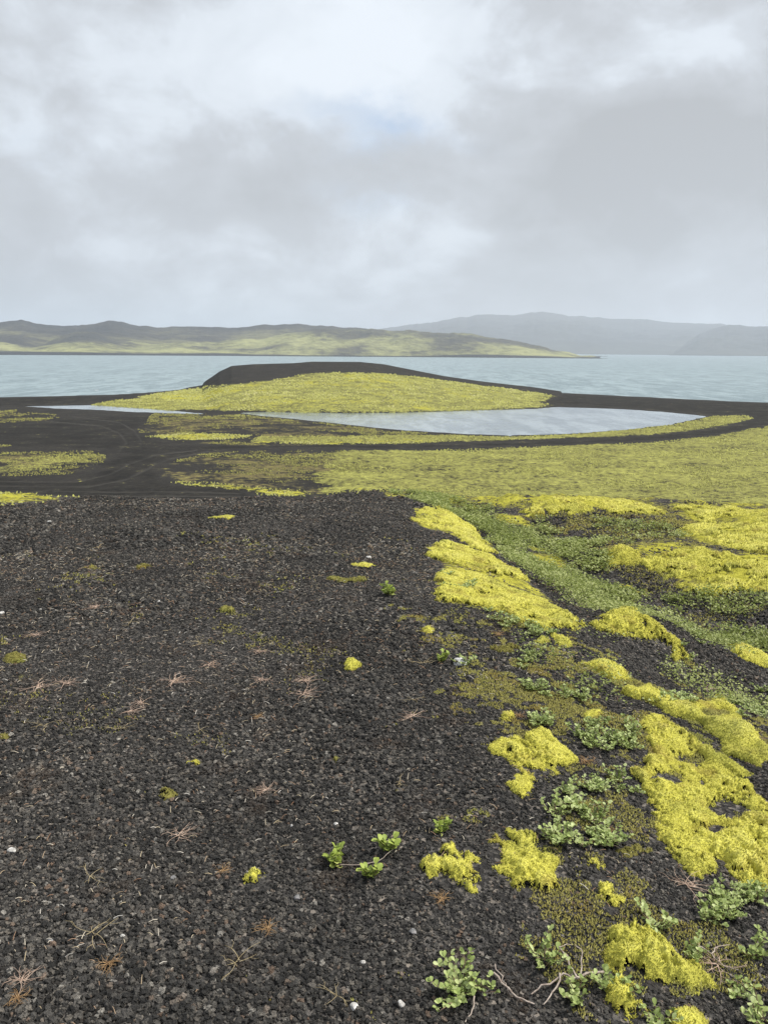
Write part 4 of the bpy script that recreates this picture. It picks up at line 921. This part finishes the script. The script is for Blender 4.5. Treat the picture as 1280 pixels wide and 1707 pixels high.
branch('bare_twig', [([(1005, 1632, .02), (975, 1636, .03), (960, 1648, .03), (935, 1640, .03), (900, 1655, .02), (885, 1660, .005)], .004, .002), ([(960, 1648, .03), (940, 1620, .05), (930, 1608, .06), (950, 1606, .06)], .003, .001), ([(965, 1640, .03), (968, 1620, .06), (955, 1610, .07)], .0025, .001), ([(935, 1642, .03), (920, 1668, .02), (905, 1680, .01)], .003, .0015)], 'branching bare pale twig beside the thick four-sided moss cushion')
branch('bare_twig', [([(820, 1640, .03), (840, 1655, .02), (860, 1668, .015), (890, 1678, .008)], .0035, .002), ([(825, 1625, .03), (835, 1645, .02), (850, 1665, .01)], .002, .001), ([(790, 1670, .02), (785, 1690, .01), (775, 1707, .005)], .0025, .0015)], 'bare pale twig running out of the largest willow bush')
branch('bare_twig', [([(1160, 1585, .02), (1185, 1600, .02), (1205, 1620, .02), (1230, 1622, .01)], .0025, .001), ([(1185, 1600, .02), (1195, 1590, .03), (1215, 1585, .02)], .002, .001)], 'thin reddish bare twig between the right-hand willows')
branch('bare_twig', [([(565, 1445, .01), (600, 1448, .012), (630, 1440, .01), (655, 1425, .02)], .0022, .0012)], 'thin bare stem linking the lime-green shoots')

# stones
def stone(px, py, size, mat, label, flat=.6, seed=0):
    import bmesh
    bm = bmesh.new(); bmesh.ops.create_icosphere(bm, subdivisions=3, radius=.5)
    r = random.Random(seed); ax = [Vector((r.gauss(0, 1), r.gauss(0, 1), r.gauss(0, 1))).normalized() for _ in range(9)]; of = [r.uniform(.26, .44) for _ in ax]
    for v in bm.verts:
        for a, q in zip(ax, of):
            dd = v.co.dot(a) - q
            if dd > 0: v.co -= a * dd * .85
        v.co.z *= flat; v.co *= size
    me = bpy.data.meshes.new('stone'); bm.to_mesh(me); bm.free(); me.materials.append(mat)
    for f in me.polygons: f.use_smooth = True
    g = ground([(px, py)])[0]; o = link('stone', me, loc=g + [0, 0, size * flat * .22]); o.rotation_euler = (0, 0, r.uniform(0, 6))
    tag(o, label, 'stone', 'pale stones on the gravel')
for i, (px, py, s, m, lab) in enumerate([
    (20, 1420, .030, STONE, 'biggest white pebble, at the left edge of the lower gravel'), (487, 1378, .017, STONE, 'white pebble, left one of a pair in the centre gravel'), (560, 1375, .019, STONE, 'white pebble, right one of a pair in the centre gravel'),
    (765, 1108, .085, PIED, 'black and white spotted stone among willow tufts'), (3, 1023, .040, STONE, 'white pebble cut by the left edge'), (615, 931, .060, STONE, 'white stone beside the thin moss streak'), (68, 1018, .030, STONE, 'small white pebble on the upper left gravel'),
    (83, 871, .060, STONE, 'white pebble near the far left gravel edge'), (265, 1004, .030, STONE, 'pale pebble in the upper middle gravel'), (688, 1555, .024, GREY, 'grey pebble right of the bottom centre'), (495, 1498, .024, GREY, 'grey pebble right of the fluffy moss tuft'),
    (85, 1570, .022, GREY, 'grey pebble at the lower left'), (290, 1465, .022, GREY, 'grey pebble on the lower gravel left of the fluffy tuft'), (668, 1675, .022, STONE, 'pale pebble left of the largest willow bush'), (590, 1680, .024, STONE, 'pale pebble at the bottom centre'), (605, 1605, .016, STONE, 'small pale pebble above the bottom centre'), (588, 1160, .02, STONE, 'small white pebble below the bright moss ball'), (205, 1562, .016, STONE, 'tiny white pebble right of the forked straw')]):
    stone(px, py, s, m, lab, .65, i + 1)

# ------------------------------------------------------------------ haze
def haze():
    m = bpy.data.materials.new('haze'); m.use_nodes = True; t = NT(m.node_tree); t.n.clear()
    v = t.new('ShaderNodeVolumePrincipled'); v.inputs['Color'].default_value = (.74, .795, .885, 1); v.inputs['Density'].default_value = 2.3e-4; v.inputs['Anisotropy'].default_value = .2
    o = t.new('ShaderNodeOutputMaterial'); t.put(o.inputs['Volume'], v.outputs[0])
    z0, z1, X = L - 6, 300, 16500
    V = np.array([(a, b, c) for c in (z0, z1) for b in (-X, X) for a in (-X, X)], float)
    Fq = np.array([(0, 2, 3, 1), (4, 5, 7, 6), (0, 1, 5, 4), (2, 6, 7, 3), (0, 4, 6, 2), (1, 3, 7, 5)])
    tag(link('haze', make_mesh('haze', V, Fq, m, smooth=False)), 'pale damp air veiling the far hills', 'haze', kind='stuff')
haze()
